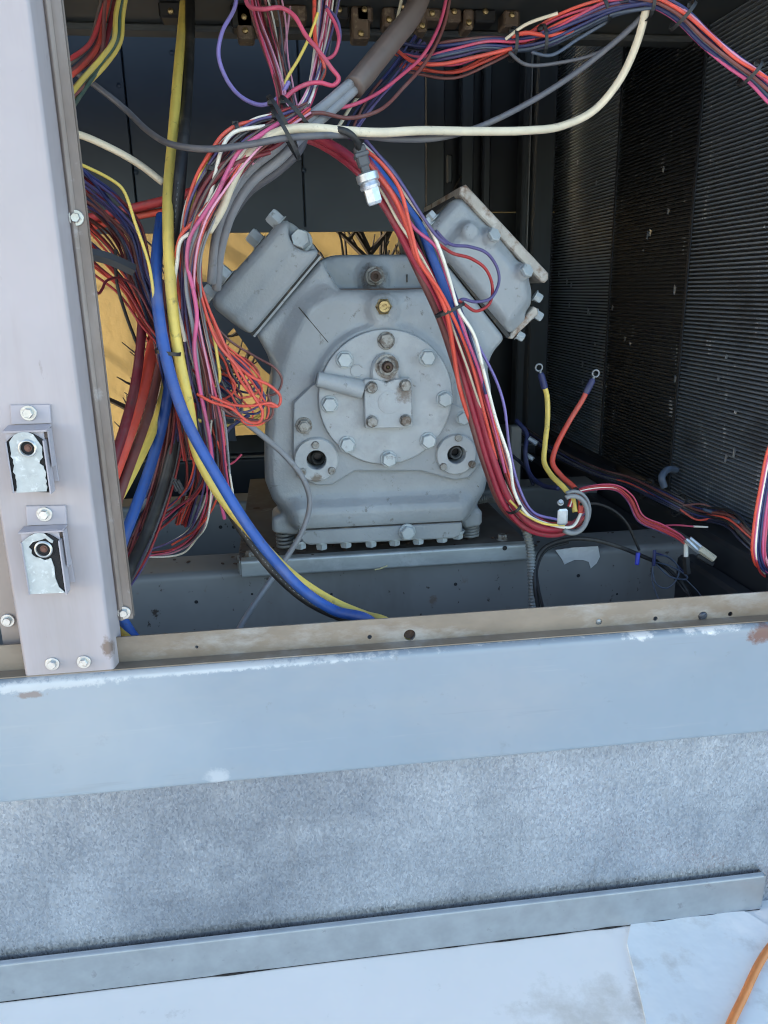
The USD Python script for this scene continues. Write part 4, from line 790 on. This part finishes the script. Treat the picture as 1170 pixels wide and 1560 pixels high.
# -- far left bundle
w = bundle([(70, 240, .97, 26), (120, 285, 1.02, 28), (162, 318, 1.06, 26), (196, 362, 1.09, 24), (216, 420, 1.1, 20), (236, 480, 1.09, 16), (252, 535, 1.06, 12), (266, 610, 1.1, 14), (250, 720, 1.13, 18), (215, 830, 1.1, 18), (180, 900, 1.0, 16)], 'vvnnmvBNrmvnBvGmnvBm', 8, 2.0, jit=2.5)
w += bundle([(60, 345, 1.0, 14), (110, 370, 1.05, 14), (150, 408, 1.08, 14), (188, 440, 1.09, 12), (220, 490, 1.08, 8), (252, 536, 1.05, 5), (270, 600, 1.08, 8), (290, 700, 1.1, 12)], 'orBor', 9, 1.7)
w += [('m', 1.7, [(130, 400, 1.0), (148, 446, 1.02), (156, 440, 1.04), (162, 428, 1.05), (184, 424, 1.07), (206, 438, 1.08), (230, 480, 1.08), (256, 536, 1.06)]),
      ('y', 1.9, [(90, 240, 1.0), (126, 252, 1.0), (176, 278, 1.0), (188, 290, 1.0), (206, 340, .99), (226, 400, .985), (234, 450, .98), (238, 500, .975), (250, 532, .972), (256, 545, .975)]),
      ('k', 2.2, [(176, 380, 1.07), (178, 430, 1.08), (192, 480, 1.09), (215, 540, 1.1)])]
w += bundle([(64, 300, 1.0, 22), (116, 330, 1.05, 24), (160, 372, 1.09, 24), (196, 420, 1.1, 20), (226, 480, 1.1, 16), (252, 540, 1.09, 14), (280, 620, 1.12, 18), (300, 720, 1.14, 20), (280, 800, 1.16, 16)], 'orBvmoNrBkvo', 19, 1.6, 2.0, jit=2.5)
t = harness('post_side_wiring', 'violet, navy and orange wires fanning out from behind the post', w, ties=[(256, 537, .975, .014, 1.4, .012)])
part(t, 'wire_label', tube(path([(128, 385, 1.04), (165, 394, 1.05), (205, 412, 1.06)]), .0075, 4), m_greyplug)

# -- main left harness: from the gathered crown to the loops
crown = (428, 190)
w = bundle([(452, 178, 1.0, 14), (428, 188, .995, 18), (396, 196, .99, 20), (358, 222, .99, 22), (326, 268, .995, 26), (302, 318, 1.0, 26), (290, 372, 1.01, 22), (290, 440, 1.02, 20), (300, 520, 1.03, 22), (318, 600, 1.04, 20), (330, 680, 1.06, 16)], 'omvBowmGnoBgrvm', 21, 1.9, 1.2)
w += bundle([(452, 186, .985, 8), (420, 200, .975, 10), (380, 225, .97, 14), (345, 280, .975, 16), (315, 330, .98, 14), (294, 390, .985, 14), (298, 470, .99, 12), (318, 560, 1.0, 10), (336, 640, 1.01, 8), (344, 720, 1.03, 8), (350, 760, 1.05, 8)], 'vwgvmP', 23, 1.9, 1.0)
w += [('o', 2.3, [(452, 172, 1.0), (408, 182, .985), (364, 190, .98), (340, 205, .975), (322, 230, .975), (300, 268, .98), (286, 310, .985), (280, 350, .99), (276, 400, 1.0), (282, 470, 1.02)]),
      ('o', 2.2, [(392, 212, .98), (350, 258, .975), (320, 305, .97), (298, 335, .97), (276, 358, .975), (268, 400, .99), (276, 470, 1.01)]),
      ('p', 2.5, [(424, 188, .965), (396, 206, .955), (366, 228, .955), (346, 262, .955), (330, 296, .955), (308, 330, .96), (290, 360, .962), (285, 400, .965), (294, 440, .968), (300, 480, .97), (296, 530, .98), (306, 600, .99), (318, 660, 1.0), (326, 720, 1.02), (342, 790, 1.05)]),
      ('w', 2.3, [(404, 192, .97), (356, 202, .97), (340, 222, .965), (330, 256, .965), (322, 292, .965), (316, 306, .97), (296, 350, .972), (276, 366, .975), (270, 400, .98), (266, 440, .99), (282, 520, 1.0)]),
      ('w', 2.2, [(384, 214, .965), (342, 272, .96), (318, 312, .96), (304, 330, .965)]),
      ('y', 2.0, [(320, 236, .98), (304, 266, .98), (296, 296, .985), (290, 330, .99), (286, 380, 1.0), (292, 440, 1.0), (306, 470, 1.0), (322, 500, 1.0), (332, 550, 1.0), (334, 580, 1.01), (322, 592, 1.02)]),
      ('m', 2.4, [(450, 200, .97), (410, 228, .965), (360, 240, .965), (336, 252, .965), (326, 262, .966), (302, 300, .97), (288, 340, .98), (280, 400, 1.0)]),
      ('m', 2.4, [(412, 232, .962), (366, 246, .96), (340, 262, .96), (318, 288, .965), (300, 320, .97)]),
      ('g', 2.4, [(336, 296, .965), (310, 330, .97), (292, 372, .97), (285, 400, .97), (284, 440, .972), (294, 500, .98), (302, 560, .99), (312, 640, 1.0), (322, 700, 1.02), (330, 760, 1.05)])]
w += bundle([(456, 170, 1.01, 16), (430, 184, 1.0, 20), (390, 200, .995, 24), (350, 236, .99, 26), (318, 288, .995, 28), (298, 340, 1.0, 26), (288, 400, 1.01, 20), (294, 480, 1.02, 20), (312, 570, 1.03, 24), (326, 650, 1.05, 16), (330, 720, 1.07, 14)], 'mBGvmkoNrGDmBv', 29, 1.6, 1.5, jit=2)
w += bundle([(470, 166, 1.0, 12), (440, 184, .98, 16), (400, 208, .97, 20), (362, 240, .965, 24), (332, 282, .965, 26), (308, 326, .97, 26), (292, 376, .975, 22), (288, 440, .985, 16), (300, 510, 1.0, 14), (314, 580, 1.01, 14), (322, 640, 1.03, 12)], 'BmrGvPoBlmD', 37, 1.5, 1.3, jit=1.5)
t = harness('main_harness', 'main harness of many coloured wires hanging left of the compressor', w, ties=[(430, 186, .985, .030, .5, .028), (452, 176, 1.0, .026, .75, .022), (362, 196, .98, .006, .4, .006), (324, 258, .97, .005, 1.2, .005), (436, 206, .955, .028, .5, .02)])
# -- loops that swing out towards the compressor
w = []
R = random.Random(31)
for i in range(11):
    k = 'ovoBonvGmNo'[i]; dx = R.uniform(-26, 6); dy = R.uniform(-28, 20); y0 = R.uniform(1.0, 1.06)
    s = 1.0 if i < 6 else .72
    ex, ey = (424 + dx) if i < 6 else 340 + R.uniform(-10, 30), (606 + dy) if i < 6 else 590 + R.uniform(-30, 30)
    w.append((k, R.uniform(1.3, 1.65), [(287 + R.uniform(-8, 8), 400, 1.02), (300 + R.uniform(-6, 6), 450, y0), (300 + (ex - 300) * .35, 480 + (ey - 480) * .35, y0), (300 + (ex - 300) * .72, 480 + (ey - 480) * .66, y0), (ex - 10, ey - 18, y0 - .005), (ex, ey, y0), (ex - 9, ey + 15 + R.uniform(0, 6), y0), (ex - 36, ey + 16 + R.uniform(-4, 8), y0 + .005), (300 + (ex - 300) * .5, ey + R.uniform(-12, 4), y0 + .01), (300 + (ex - 300) * .2, ey - 22 + R.uniform(-8, 8), y0 + .02), (288 + R.uniform(-6, 6), ey - 62, y0 + .03)]))
w += [('o', 1.9, [(295, 400, 1.0), (318, 470, .995), (348, 540, .99), (380, 572, .985), (412, 588, .985), (427, 604, .985), (424, 618, .985), (404, 616, .985), (372, 588, .985), (340, 520, .99), (300, 430, 1.0)]),
      ('o', 1.9, [(297, 420, .995), (330, 520, .985), (362, 560, .98), (388, 606, .975), (400, 628, .975), (396, 642, .975), (380, 643, .978), (352, 622, .98), (322, 612, .985), (300, 600, .99)]),
      ('o', 1.7, [(322, 604, .985), (352, 616, .98), (384, 618, .975), (412, 614, .975), (424, 620, .975)]),
      ('B', 1.7, [(318, 600, 1.0), (350, 630, 1.0), (388, 640, .99), (408, 640, .99), (416, 628, .99), (408, 600, .99)])]
R = random.Random(77)
for i, k in enumerate('nGvkBonvsrGn'):
    ex, ey = R.uniform(336, 402), R.uniform(560, 632); yy = R.uniform(1.03, 1.09)
    w.append((k, R.uniform(1.2, 1.5), [(292 + R.uniform(-8, 10), 430, 1.03), (304 + R.uniform(-8, 8), 490, yy), (318 + R.uniform(-8, 10), 535, yy), (ex - 22, ey - 24, yy), (ex, ey, yy), (ex - 6, ey + 14, yy), (ex - 34, ey + R.uniform(2, 14), yy + .01), (306 + R.uniform(-6, 8), ey - 6, yy + .01), (296 + R.uniform(-6, 6), ey - 40, yy + .02)]))
harness('wire_loops', 'orange and violet wire loops bulging towards the compressor body', w)
# -- tails on the floor at the left
w = bundle([(330, 640, 1.05, 14), (326, 720, 1.08, 14), (318, 770, 1.12, 16), (296, 815, 1.16, 16), (262, 838, 1.2, 14), (222, 846, 1.22, 8)], 'wmPrlBv', 41, 1.5, 1.2, jit=2)
w += bundle([(310, 600, 1.08, 14), (312, 680, 1.1, 14), (300, 740, 1.12, 14), (270, 772, 1.14, 14), (235, 800, 1.14, 16), (205, 830, 1.1, 16)], 'vPonrGmN', 42, 1.8, 1.2, jit=2)
w += [('w', 1.5, [(322, 640, 1.03), (318, 690, 1.05), (322, 740, 1.08), (314, 800, 1.12), (300, 820, 1.15), (280, 842, 1.18), (255, 848, 1.2), (212, 848, 1.22)]),
      ('P', 1.6, [(320, 700, 1.1), (345, 708, 1.1), (356, 704, 1.1), (368, 692, 1.1)]), ('o', 1.6, [(318, 640, 1.04), (336, 690, 1.05), (338, 730, 1.07), (326, 770, 1.1), (300, 806, 1.14), (262, 830, 1.18)]),
      ('Y', 2.8, [(300, 640, 1.2), (346, 648, 1.22), (384, 640, 1.22), (396, 632, 1.22)]), ('n', 3.2, [(330, 680, 1.2), (352, 650, 1.2), (380, 632, 1.2)]), ('y', 2.6, [(214, 760, 1.15), (232, 746, 1.15), (252, 736, 1.16)])]
t = harness('floor_wire_tails', 'loose wire ends trailing onto the floor channel beside the post', w)
part(t, 'connector', cat(*[tube(path([(258 + 6 * i, 724 + 4 * i, 1.13), (270 + 6 * i, 748 + 3 * i, 1.13)], 2), .0035, 8) for i in range(3)]), m_greyplug)

# -- wires at the top centre
w = [('V', 2.6, [(362, -40, 1.16), (358, 10, 1.13), (338, 50, 1.1), (333, 85, 1.09), (346, 122, 1.08), (368, 148, 1.07), (398, 160, 1.06), (420, 152, 1.05), (434, 136, 1.05), (440, 124, 1.05)]),
     ('P', 2.7, [(372, -30, 1.15), (378, 8, 1.12), (400, 14, 1.1), (428, 12, 1.09), (448, 24, 1.08), (466, 54, 1.07), (486, 78, 1.06), (505, 104, 1.05), (516, 120, 1.05), (508, 130, 1.05), (488, 126, 1.05), (468, 128, 1.05), (440, 144, 1.04), (424, 172, 1.02), (420, 196, 1.0)]),
     ('y', 2.0, [(484, 20, 1.12), (474, 50, 1.11), (456, 88, 1.09), (436, 122, 1.07), (428, 150, 1.05), (424, 190, 1.02)]),
     ('o', 2.5, [(480, -40, 1.15), (479, 30, 1.12), (482, 70, 1.1), (492, 92, 1.09), (494, 110, 1.09), (488, 122, 1.09), (474, 128, 1.08)]),
     ('P', 2.3, [(498, 14, 1.12), (512, 40, 1.11), (516, 62, 1.1), (510, 82, 1.1), (498, 90, 1.1), (486, 88, 1.1)]), ('v', 2.2, [(496, 10, 1.13), (514, 32, 1.12), (518, 58, 1.12), (512, 76, 1.12)]),
     ('P', 2.4, [(686, -40, 1.2), (672, 30, 1.17), (646, 82, 1.14), (610, 116, 1.11), (572, 144, 1.08), (530, 162, 1.05), (486, 166, 1.03), (450, 182, 1.0)]),
     ('B', 2.4, [(690, -30, 1.2), (676, 40, 1.17), (650, 92, 1.14), (616, 132, 1.1), (578, 168, 1.06), (530, 180, 1.03), (486, 172, 1.01), (456, 178, 1.0), (440, 192, .99)]),
     ('t', 2.3, [(616, -20, 1.2), (600, 50, 1.18), (584, 98, 1.15), (566, 124, 1.12), (540, 154, 1.09), (520, 186, 1.06), (505, 210, 1.04)]),
     ('D', 1.8, [(408, -30, 1.2), (416, 60, 1.15), (424, 130, 1.08), (430, 190, 1.0)])]
w += bundle([(374, -40, 1.2, 10), (386, 20, 1.16, 8), (404, 70, 1.12, 9), (420, 112, 1.08, 8), (430, 150, 1.04, 8), (428, 190, 1.0, 12), (400, 214, .99, 16)], 'wPBPmlDwlB', 51, 1.9, 1.4)
w += bundle([(436, 10, 1.18, 8), (430, 60, 1.14, 7), (424, 110, 1.1, 6), (422, 160, 1.05, 6), (420, 200, 1.0, 8)], 'DBDl', 52, 1.9)
w += bundle([(498, -40, 1.2, 14), (490, 30, 1.16, 10), (484, 80, 1.12, 9), (476, 130, 1.07, 9), (462, 165, 1.03, 10), (440, 192, .995, 12), (412, 212, .985, 16)], 'wPGwlPkvlPw', 53, 2.1, 1.0)
w += bundle([(640, 60, 1.2, 12), (600, 115, 1.16, 12), (570, 150, 1.12, 12), (548, 180, 1.1, 12), (530, 210, 1.06, 12)], 'nvNvBnv', 54, 1.8, 1.3)
w += bundle([(400, -40, 1.2, 26), (412, 30, 1.16, 22), (424, 90, 1.11, 16), (434, 140, 1.06, 12), (438, 178, 1.01, 14), (410, 206, .99, 18), (370, 236, .985, 20)], 'lPBwDmPGB', 56, 1.5, 1.6, jit=2)
w += bundle([(510, -40, 1.2, 22), (500, 40, 1.15, 18), (488, 96, 1.1, 14), (474, 140, 1.06, 12), (452, 176, 1.01, 12), (420, 206, .985, 16), (380, 236, .98, 20)], 'PlGwBPvlm', 57, 1.5, 1.6, jit=2)
harness('top_wiring', 'tangle of rose, lilac and white wires dropping from the terminals', w, base=tuple(P(430, 190, 1.0)))

# -- right top harness along the header
w = bundle([(596, 70, 1.2, 14), (640, 82, 1.18, 16), (690, 76, 1.16, 16), (740, 66, 1.15, 14), (790, 66, 1.14, 12), (830, 58, 1.12, 14), (880, 34, 1.1, 14), (930, 12, 1.07, 12), (975, 4, 1.05, 10), (1010, -2, 1.04, 12)], 'nnsovnNsPonNvBsn', 61, 2.3, 1.2, jit=1.5)
w += bundle([(610, 96, 1.2, 12), (690, 108, 1.18, 12), (740, 90, 1.16, 10), (790, 66, 1.14, 8), (850, 32, 1.11, 10), (910, 10, 1.08, 9), (975, 0, 1.05, 8)], 'ooPnB', 62, 2.3, 1.2)
w += [('o', 2.6, [(585, 60, 1.2), (604, 76, 1.18), (630, 94, 1.16), (668, 98, 1.15), (720, 88, 1.14), (780, 74, 1.13)]),
      ('o', 2.6, [(780, 56, 1.13), (800, 50, 1.12), (836, 54, 1.11), (868, 48, 1.1), (892, 36, 1.1)]), ('t', 2.2, [(770, 60, 1.13), (800, 38, 1.12), (850, 20, 1.1)]),
      ('G', 2.4, [(776, 80, 1.12), (800, 98, 1.11), (850, 96, 1.11), (920, 76, 1.1), (960, 40, 1.08)]), ('s', 2.3, [(810, 80, 1.12), (840, 84, 1.11), (880, 60, 1.1), (930, 30, 1.08)])]
w += bundle([(960, -6, 1.05, 10), (1000, 2, 1.04, 12), (1036, 22, 1.03, 13), (1076, 60, 1.02, 13), (1116, 94, 1.01, 12), (1146, 116, 1.0, 12), (1180, 146, .99, 16), (1230, 190, .98, 18)], 'pooPnNpkvlonsBPn', 63, 2.5, 1.1, jit=1)
harness('header_harness', 'tied bundle of orange, navy and pink wires running along the header', w, ties=[(781, 68, 1.14, .020, 0, .02), (826, 62, 1.12, .018, .1, .018), (917, 14, 1.08, .018, .5, .016), (986, 2, 1.045, .020, .1, .02), (1040, 24, 1.03, .019, -.7, .018), (1142, 112, 1.0, .017, -.7, .016)], base=tuple(P(980, 0, 1.05)))

# -- centre harness in front of the compressor
def strand(k, r, pts): return (k, r, pts)
w = [('c', 5.3, [(440, 192, 1.06), (480, 208, 1.06), (520, 230, 1.045), (552, 256, 1.03), (590, 300, 1.03), (630, 372, 1.05), (664, 436, 1.07), (688, 492, 1.09), (712, 560, 1.1), (732, 630, 1.1), (752, 700, 1.1), (778, 764, 1.1), (812, 800, 1.1), (852, 806, 1.1), (884, 790, 1.1), (890, 772, 1.11)]),
     ('c', 4.7, [(445, 205, 1.07), (490, 222, 1.065), (545, 262, 1.04), (588, 318, 1.04), (630, 396, 1.06), (660, 450, 1.08), (682, 505, 1.095), (706, 575, 1.105), (728, 650, 1.105), (746, 712, 1.105), (772, 775, 1.105), (808, 808, 1.11), (850, 814, 1.11), (886, 796, 1.11)]),
     ('B', 5.2, [(450, 200, 1.08), (510, 222, 1.07), (556, 262, 1.05), (600, 338, 1.05), (640, 420, 1.07), (670, 486, 1.09), (696, 565, 1.105), (718, 640, 1.11), (738, 706, 1.11), (764, 770, 1.115), (800, 806, 1.12)]),
     ('o', 3.4, [(546, 232, 1.0), (600, 300, 1.0), (622, 350, 1.01), (634, 390, 1.02), (660, 430, 1.03), (680, 476, 1.05), (690, 530, 1.08), (700, 590, 1.1), (716, 640, 1.11), (735, 680, 1.115), (760, 740, 1.12)]),
     ('o', 2.4, [(548, 222, 1.0), (580, 248, .995), (608, 286, .995), (626, 350, 1.0), (640, 400, 1.01), (668, 440, 1.03), (688, 478, 1.05), (716, 545, 1.08), (738, 630, 1.09), (756, 700, 1.1)]),
     ('k', 5.2, [(560, 250, 1.06), (600, 300, 1.06), (630, 346, 1.06), (650, 396, 1.07), (672, 446, 1.08), (690, 484, 1.09), (712, 540, 1.1)]),
     ('b', 6.2, [(560, 240, 1.07), (606, 300, 1.065), (640, 348, 1.06), (660, 396, 1.06), (678, 440, 1.065), (690, 474, 1.07), (704, 510, 1.09), (730, 570, 1.11)]),
     ('p', 2.3, [(550, 226, 1.01), (596, 290, 1.01), (630, 346, 1.02), (664, 376, 1.03), (680, 420, 1.045), (694, 462, 1.05), (706, 500, 1.06), (728, 560, 1.08), (750, 640, 1.1), (770, 720, 1.1)]),
     ('w', 2.5, [(552, 220, 1.01), (590, 258, 1.0), (628, 310, 1.01), (654, 346, 1.02), (672, 386, 1.03), (686, 430, 1.045), (698, 470, 1.05), (722, 510, 1.06), (738, 570, 1.07), (756, 640, 1.075), (776, 700, 1.08), (784, 750, 1.085), (806, 786, 1.09), (842, 800, 1.09), (872, 802, 1.09), (886, 780, 1.1)]),
     ('t', 1.8, [(540, 240, 1.02), (580, 290, 1.02), (608, 340, 1.02), (640, 388, 1.03), (672, 450, 1.05), (690, 500, 1.07), (712, 560, 1.085), (738, 640, 1.1), (766, 730, 1.105), (800, 790, 1.11)]),
     ('n', 2.2, [(556, 216, 1.01), (600, 262, 1.01), (636, 320, 1.02), (658, 352, 1.03), (690, 440, 1.05), (712, 500, 1.07), (740, 600, 1.09)]),
     ('v', 2.1, [(556, 212, 1.0), (610, 278, 1.0), (644, 330, 1.01), (664, 358, 1.02), (680, 372, 1.03)]),
     ('V', 2.2, [(700, 470, 1.08), (728, 525, 1.1), (756, 580, 1.11), (768, 618, 1.11), (776, 680, 1.11), (790, 740, 1.11), (812, 780, 1.11), (850, 792, 1.11)]),
     ('v', 2.2, [(664, 352, 1.04), (686, 372, 1.06), (716, 376, 1.08), (742, 386, 1.09), (758, 410, 1.1), (760, 430, 1.1), (748, 454, 1.09), (724, 460, 1.08), (704, 456, 1.065), (696, 464, 1.055)]),
     ('r', 2.2, [(668, 372, 1.04), (690, 386, 1.06), (718, 394, 1.08), (740, 410, 1.09), (750, 436, 1.1), (746, 462, 1.09), (726, 474, 1.08), (708, 464, 1.065), (698, 458, 1.055)]),
     ('y', 1.9, [(776, 762, 1.095), (800, 784, 1.09), (830, 798, 1.085), (860, 800, 1.085)]), ('r', 2.6, [(740, 640, 1.11), (764, 704, 1.11), (790, 768, 1.11), (830, 796, 1.11), (870, 796, 1.1)])]
w += bundle([(700, 500, 1.09, 8), (728, 570, 1.1, 9), (752, 650, 1.105, 9), (772, 716, 1.11, 8), (796, 772, 1.11, 8), (834, 800, 1.11, 10), (872, 800, 1.1, 8), (892, 782, 1.1, 6)], 'mPocBvr', 71, 2.0)
harness('centre_harness', 'fat crimson, blue and orange wire bundle slanting across the compressor', w, ties=[(685, 472, 1.062, .021, -1.15, .016), (782, 772, 1.1, .012, -.9, .02)], base=tuple(P(850, 812, 1.1)))

# grommet ring, connector hardware
t = thing('wire_grommet', 'grey ring clamp round the curled bundle end beside the base plate', 'clamp', tuple(P(876, 812, 1.1)))
an = np.linspace(-2.2, 2.0, 30); q = P(872, 784, 1.09)
part(t, 'ring', tube(q + np.stack([.024 * np.cos(an), .006 * np.sin(an), .028 * np.sin(an)], 1), .0038, 10), m_ring, True)
part(t, 'ring', tube(q + np.array([.006, .012, .002]) + np.stack([.026 * np.cos(an), .006 * np.sin(an), .030 * np.sin(an)], 1), .003, 10), m_ring, True)
part(t, 'metal_clip', bbox(q[0] - .026, q[0] - .010, q[1] - .008, q[1] - .004, q[2] - .014, q[2] + .012, .003), m_zincpart)
part(t, 'clip_screw', hexbolt(P(854, 766, 1.08), .004, .008, axis=(-.3, -1, .6)), m_screw)
t = thing('pressure_switch', 'grey plug with a silver hexagonal sensor hanging from the harness', 'sensor', tuple(P(568, 300, .99)))
ax = P(570, 306, .985) - P(546, 222, .985); axn = ax / np.linalg.norm(ax); o = P(546, 222, .985)
part(t, 'plug', place(cat(bbox(-.0075, .0075, -.007, .007, 0, .024, .002), bbox(-.010, .010, -.0085, .0085, .008, .013, .001), bbox(-.0055, .0055, -.005, .005, .02, .034, .001)), o, axn), m_greyplug)
part(t, 'collar', lathe([(0, .030), (.010, .030), (.0135, .032), (.0135, .040), (.011, .042), (.0125, .046), (.0115, .049), (.008, .049)], o, axn, n=28), m_zincpart, 35)
part(t, 'hex_body', lathe([(.0098, .048), (.0098, .064), (.008, .067), (0, .067)], o, axn, n=6), m_zincpart)
part(t, 'lead', tube(path([(470, 196, .975), (505, 196, .965), (530, 202, .96), (544, 216, .97), (546, 226, .98)]), .004, 8), wm('k'), True)

# -- ring terminal leads
def lead(name, label, k, pts, d):
    t = cable(name, label, k, .0043, pts)
    a = P(*pts[0]); b = P(*pts[1]); v = (a - b) / np.linalg.norm(a - b)
    part(t, 'crimp_sleeve', lathe([(.0049, -.004), (.0054, -.002), (.0054, .018), (.0035, .022)], a, v, n=14), WM['n'] if 'n' in WM else wm('n'), True)
    an = np.linspace(0, 2 * math.pi, 20); c = a + v * .031; s = np.cross(v, [0, 1, 0]); s /= np.linalg.norm(s); up_ = v
    part(t, 'ring_terminal', cat(tube(c + .0055 * (np.cos(an)[:, None] * s + np.sin(an)[:, None] * up_), .0016, 6), tube([a + v * .018, a + v * .022, a + v * .026], .0024, 6)), m_spring, True)
lead('yellow_lead', 'yellow lead standing up with a ring terminal, beside the coil', 'y', [(829, 588, 1.2), (833, 602, 1.2), (834, 640, 1.2), (830, 680, 1.19), (829, 704, 1.18), (840, 724, 1.16), (858, 742, 1.13), (872, 760, 1.11), (876, 780, 1.1)], 1)
lead('red_lead', 'red lead leaning right with a blue crimp, beside the yellow lead', 'o', [(894, 596, 1.2), (888, 608, 1.2), (866, 644, 1.2), (846, 684, 1.19), (842, 706, 1.18), (856, 726, 1.16), (876, 744, 1.13), (884, 760, 1.11), (884, 782, 1.1)], 1)
# -- right connector bundle
w = bundle([(868, 772, 1.1, 4), (876, 752, 1.12, 4), (900, 744, 1.13, 5), (940, 744, 1.14, 6), (960, 760, 1.14, 8), (976, 790, 1.13, 8), (1006, 804, 1.12, 8), (1034, 818, 1.11, 6), (1046, 828, 1.1, 4)], 'PcpvrwPo', 81, 1.8, 1.0)
w += [('P', 1.6, [(1000, 802, 1.13), (1030, 800, 1.15), (1056, 802, 1.15)]), ('w', 1.8, [(1056, 802, 1.15), (1078, 803, 1.15)])]
t = harness('connector_wiring', 'pink and red wires ending in small plugs on the floor channel', w, ties=[(882, 752, 1.12, .009, .6, .009)])
for i, (a, b) in enumerate((((1044, 822), (1066, 842)), ((1050, 820), (1072, 838)))):
    part(t, 'plug_barrel', tube(path([(*a, 1.095), (*b, 1.085)], 3), .004, 8), m_zincpart, 30)
part(t, 'cream_plug', tube(path([(1066, 836, 1.085), (1088, 852, 1.075)], 3), .0062, 6), m_whiteplug)
part(t, 'black_plug', tube(path([(1062, 846, 1.085), (1086, 860, 1.075)], 3), .0045, 6), m_black)
part(t, 'white_plug', tube(path([(1045, 828, 1.1), (1045, 850, 1.09)], 3), .0035, 8), wm('w')); part(t, 'black_plug', tube(path([(1045, 848, 1.09), (1047, 874, 1.085)], 3), .006, 6), m_black)
# -- dark harness along the coil foot
w = bundle([(790, 650, 1.6, 10), (850, 690, 1.5, 10), (910, 718, 1.4, 10), (960, 734, 1.32, 12), (1010, 758, 1.25, 12), (1060, 780, 1.2, 12), (1110, 790, 1.13, 14), (1140, 818, 1.08, 14), (1190, 860, 1.04, 18)], 'NNkBnkNGkon', 91, 2.4, 1.2, jit=1)
w += [('B', 1.8, [(1040, 770, 1.2), (1070, 768, 1.19), (1090, 776, 1.17), (1118, 786, 1.13)]), ('o', 1.8, [(1036, 776, 1.2), (1062, 792, 1.18), (1096, 788, 1.15), (1120, 806, 1.1)]), ('s', 3.0, [(1072, 776, 1.18), (1100, 786, 1.15), (1126, 796, 1.1)])]
harness('coil_foot_harness', 'dark wiring harness lying along the foot of the condenser coil', w, ties=[(984, 744, 1.3, .02, -.5, .016), (1034, 770, 1.23, .02, -.5, .016)])
t = cable('hose_stub', 'short slate hose curl at the foot of the coil', 's', .006, [(1012, 742, 1.2), (1008, 728, 1.2), (1016, 716, 1.22), (1030, 716, 1.25)], 'hose')
# -- right edge loop
w = []
R = random.Random(5)
for i, k in enumerate('pPvnolPrnwNp'):
    dx = R.uniform(0, 26); w.append((k, R.uniform(1.8, 2.3), [(1186 + dx, 640, .98), (1168 + dx, 690, .98), (1158 + dx * .9, 740, .98), (1148 + dx, 800, .98), (1146 + dx, 846, .98), (1160 + dx, 872 + R.uniform(-8, 6), .98 + .02 * R.random()), (1200, 880, .99), (1240, 850, 1.0)]))
harness('edge_wire_loop', 'pink and navy wires looping down at the far right edge', w)
# -- thin black and blue wires in front of the channel
cable('looped_black_wire', 'black cable arching over the foil tape and down into the rail', 'k', .0036, [(830, 985, .92), (822, 935, 1.08), (816, 900, 1.12), (815, 862, 1.14), (828, 836, 1.15), (862, 822, 1.15), (900, 822, 1.15), (940, 832, 1.15), (980, 848, 1.15), (1010, 862, 1.14), (1040, 890, 1.13), (1056, 920, 1.1), (1066, 980, .95)])
cable('second_black_wire', 'thinner black cable alongside the arching black cable', 'k', .0026, [(838, 985, .92), (828, 930, 1.08), (820, 895, 1.12), (818, 866, 1.145), (832, 838, 1.16), (866, 826, 1.16)])
t = cable('butt_joint_wire', 'thin black wire with a blue crimp joint hanging over the channel', 'k', .0022, [(884, 768, 1.1), (912, 768, 1.12), (938, 780, 1.13), (954, 796, 1.13), (966, 820, 1.13), (974, 838, 1.13)])
part(t, 'crimp_joint', lathe([(0, 0), (.0036, 0), (.0036, .018), (.003, .020), (0, .020)], P(972, 842, 1.125), P(970, 864, 1.12) - P(972, 842, 1.125), n=14), m_bluesleeve, True)
w = [('s', 1.4, [(996, 842, 1.14), (994, 868, 1.13), (1000, 890, 1.12), (1016, 896, 1.12), (1030, 884, 1.12), (1034, 866, 1.13), (1018, 848, 1.14), (1000, 846, 1.14)]), ('s', 1.4, [(996, 856, 1.14), (1020, 862, 1.13), (1046, 878, 1.12), (1046, 882, 1.12), (1020, 878, 1.12), (1000, 860, 1.13)]), ('s', 1.3, [(996, 850, 1.14), (993, 880, 1.13), (998, 900, 1.11), (1012, 930, 1.05)]), ('k', 1.5, [(1000, 852, 1.14), (1026, 880, 1.13), (1046, 905, 1.11), (1058, 930, 1.05)]), ('n', 1.3, [(998, 842, 1.14), (1020, 850, 1.14), (1040, 870, 1.13), (1048, 880, 1.12)]), ('s', 1.0, [(1046, 884, 1.12), (1062, 900, 1.1), (1080, 930, 1.02)])]
t = harness('blue_wire_tangle', 'thin slate blue wires tied in a small tangle on the channel', w)
part(t, 'wire_tie', tube(path([(997, 838, 1.13), (996, 862, 1.125)], 3), .0028, 8), wm('n'), True)
w = [('n', 4.2, [(786, 640, 1.4), (802, 660, 1.38), (800, 690, 1.36), (806, 720, 1.33), (824, 738, 1.28), (850, 744, 1.2)]), ('N', 3.2, [(776, 690, 1.4), (800, 712, 1.36), (812, 738, 1.3)])]
t = harness('navy_leads', 'navy leads with bare lugs in the shadow behind the yellow lead', w)
for a, b in ((806, 668), (800, 692)):
    part(t, 'lug', tube(path([(a, b, 1.37), (a + 12, b + 8, 1.36)], 3), .005, 6), m_zincpart)
single('support_bracket', bbox(P(776, 650, 1.45)[0], P(793, 650, 1.45)[0], 1.44, 1.46, -.43, P(785, 648, 1.45)[2], .002), m_beam, 'small upright grey bracket behind the compressor right side', 'bracket')
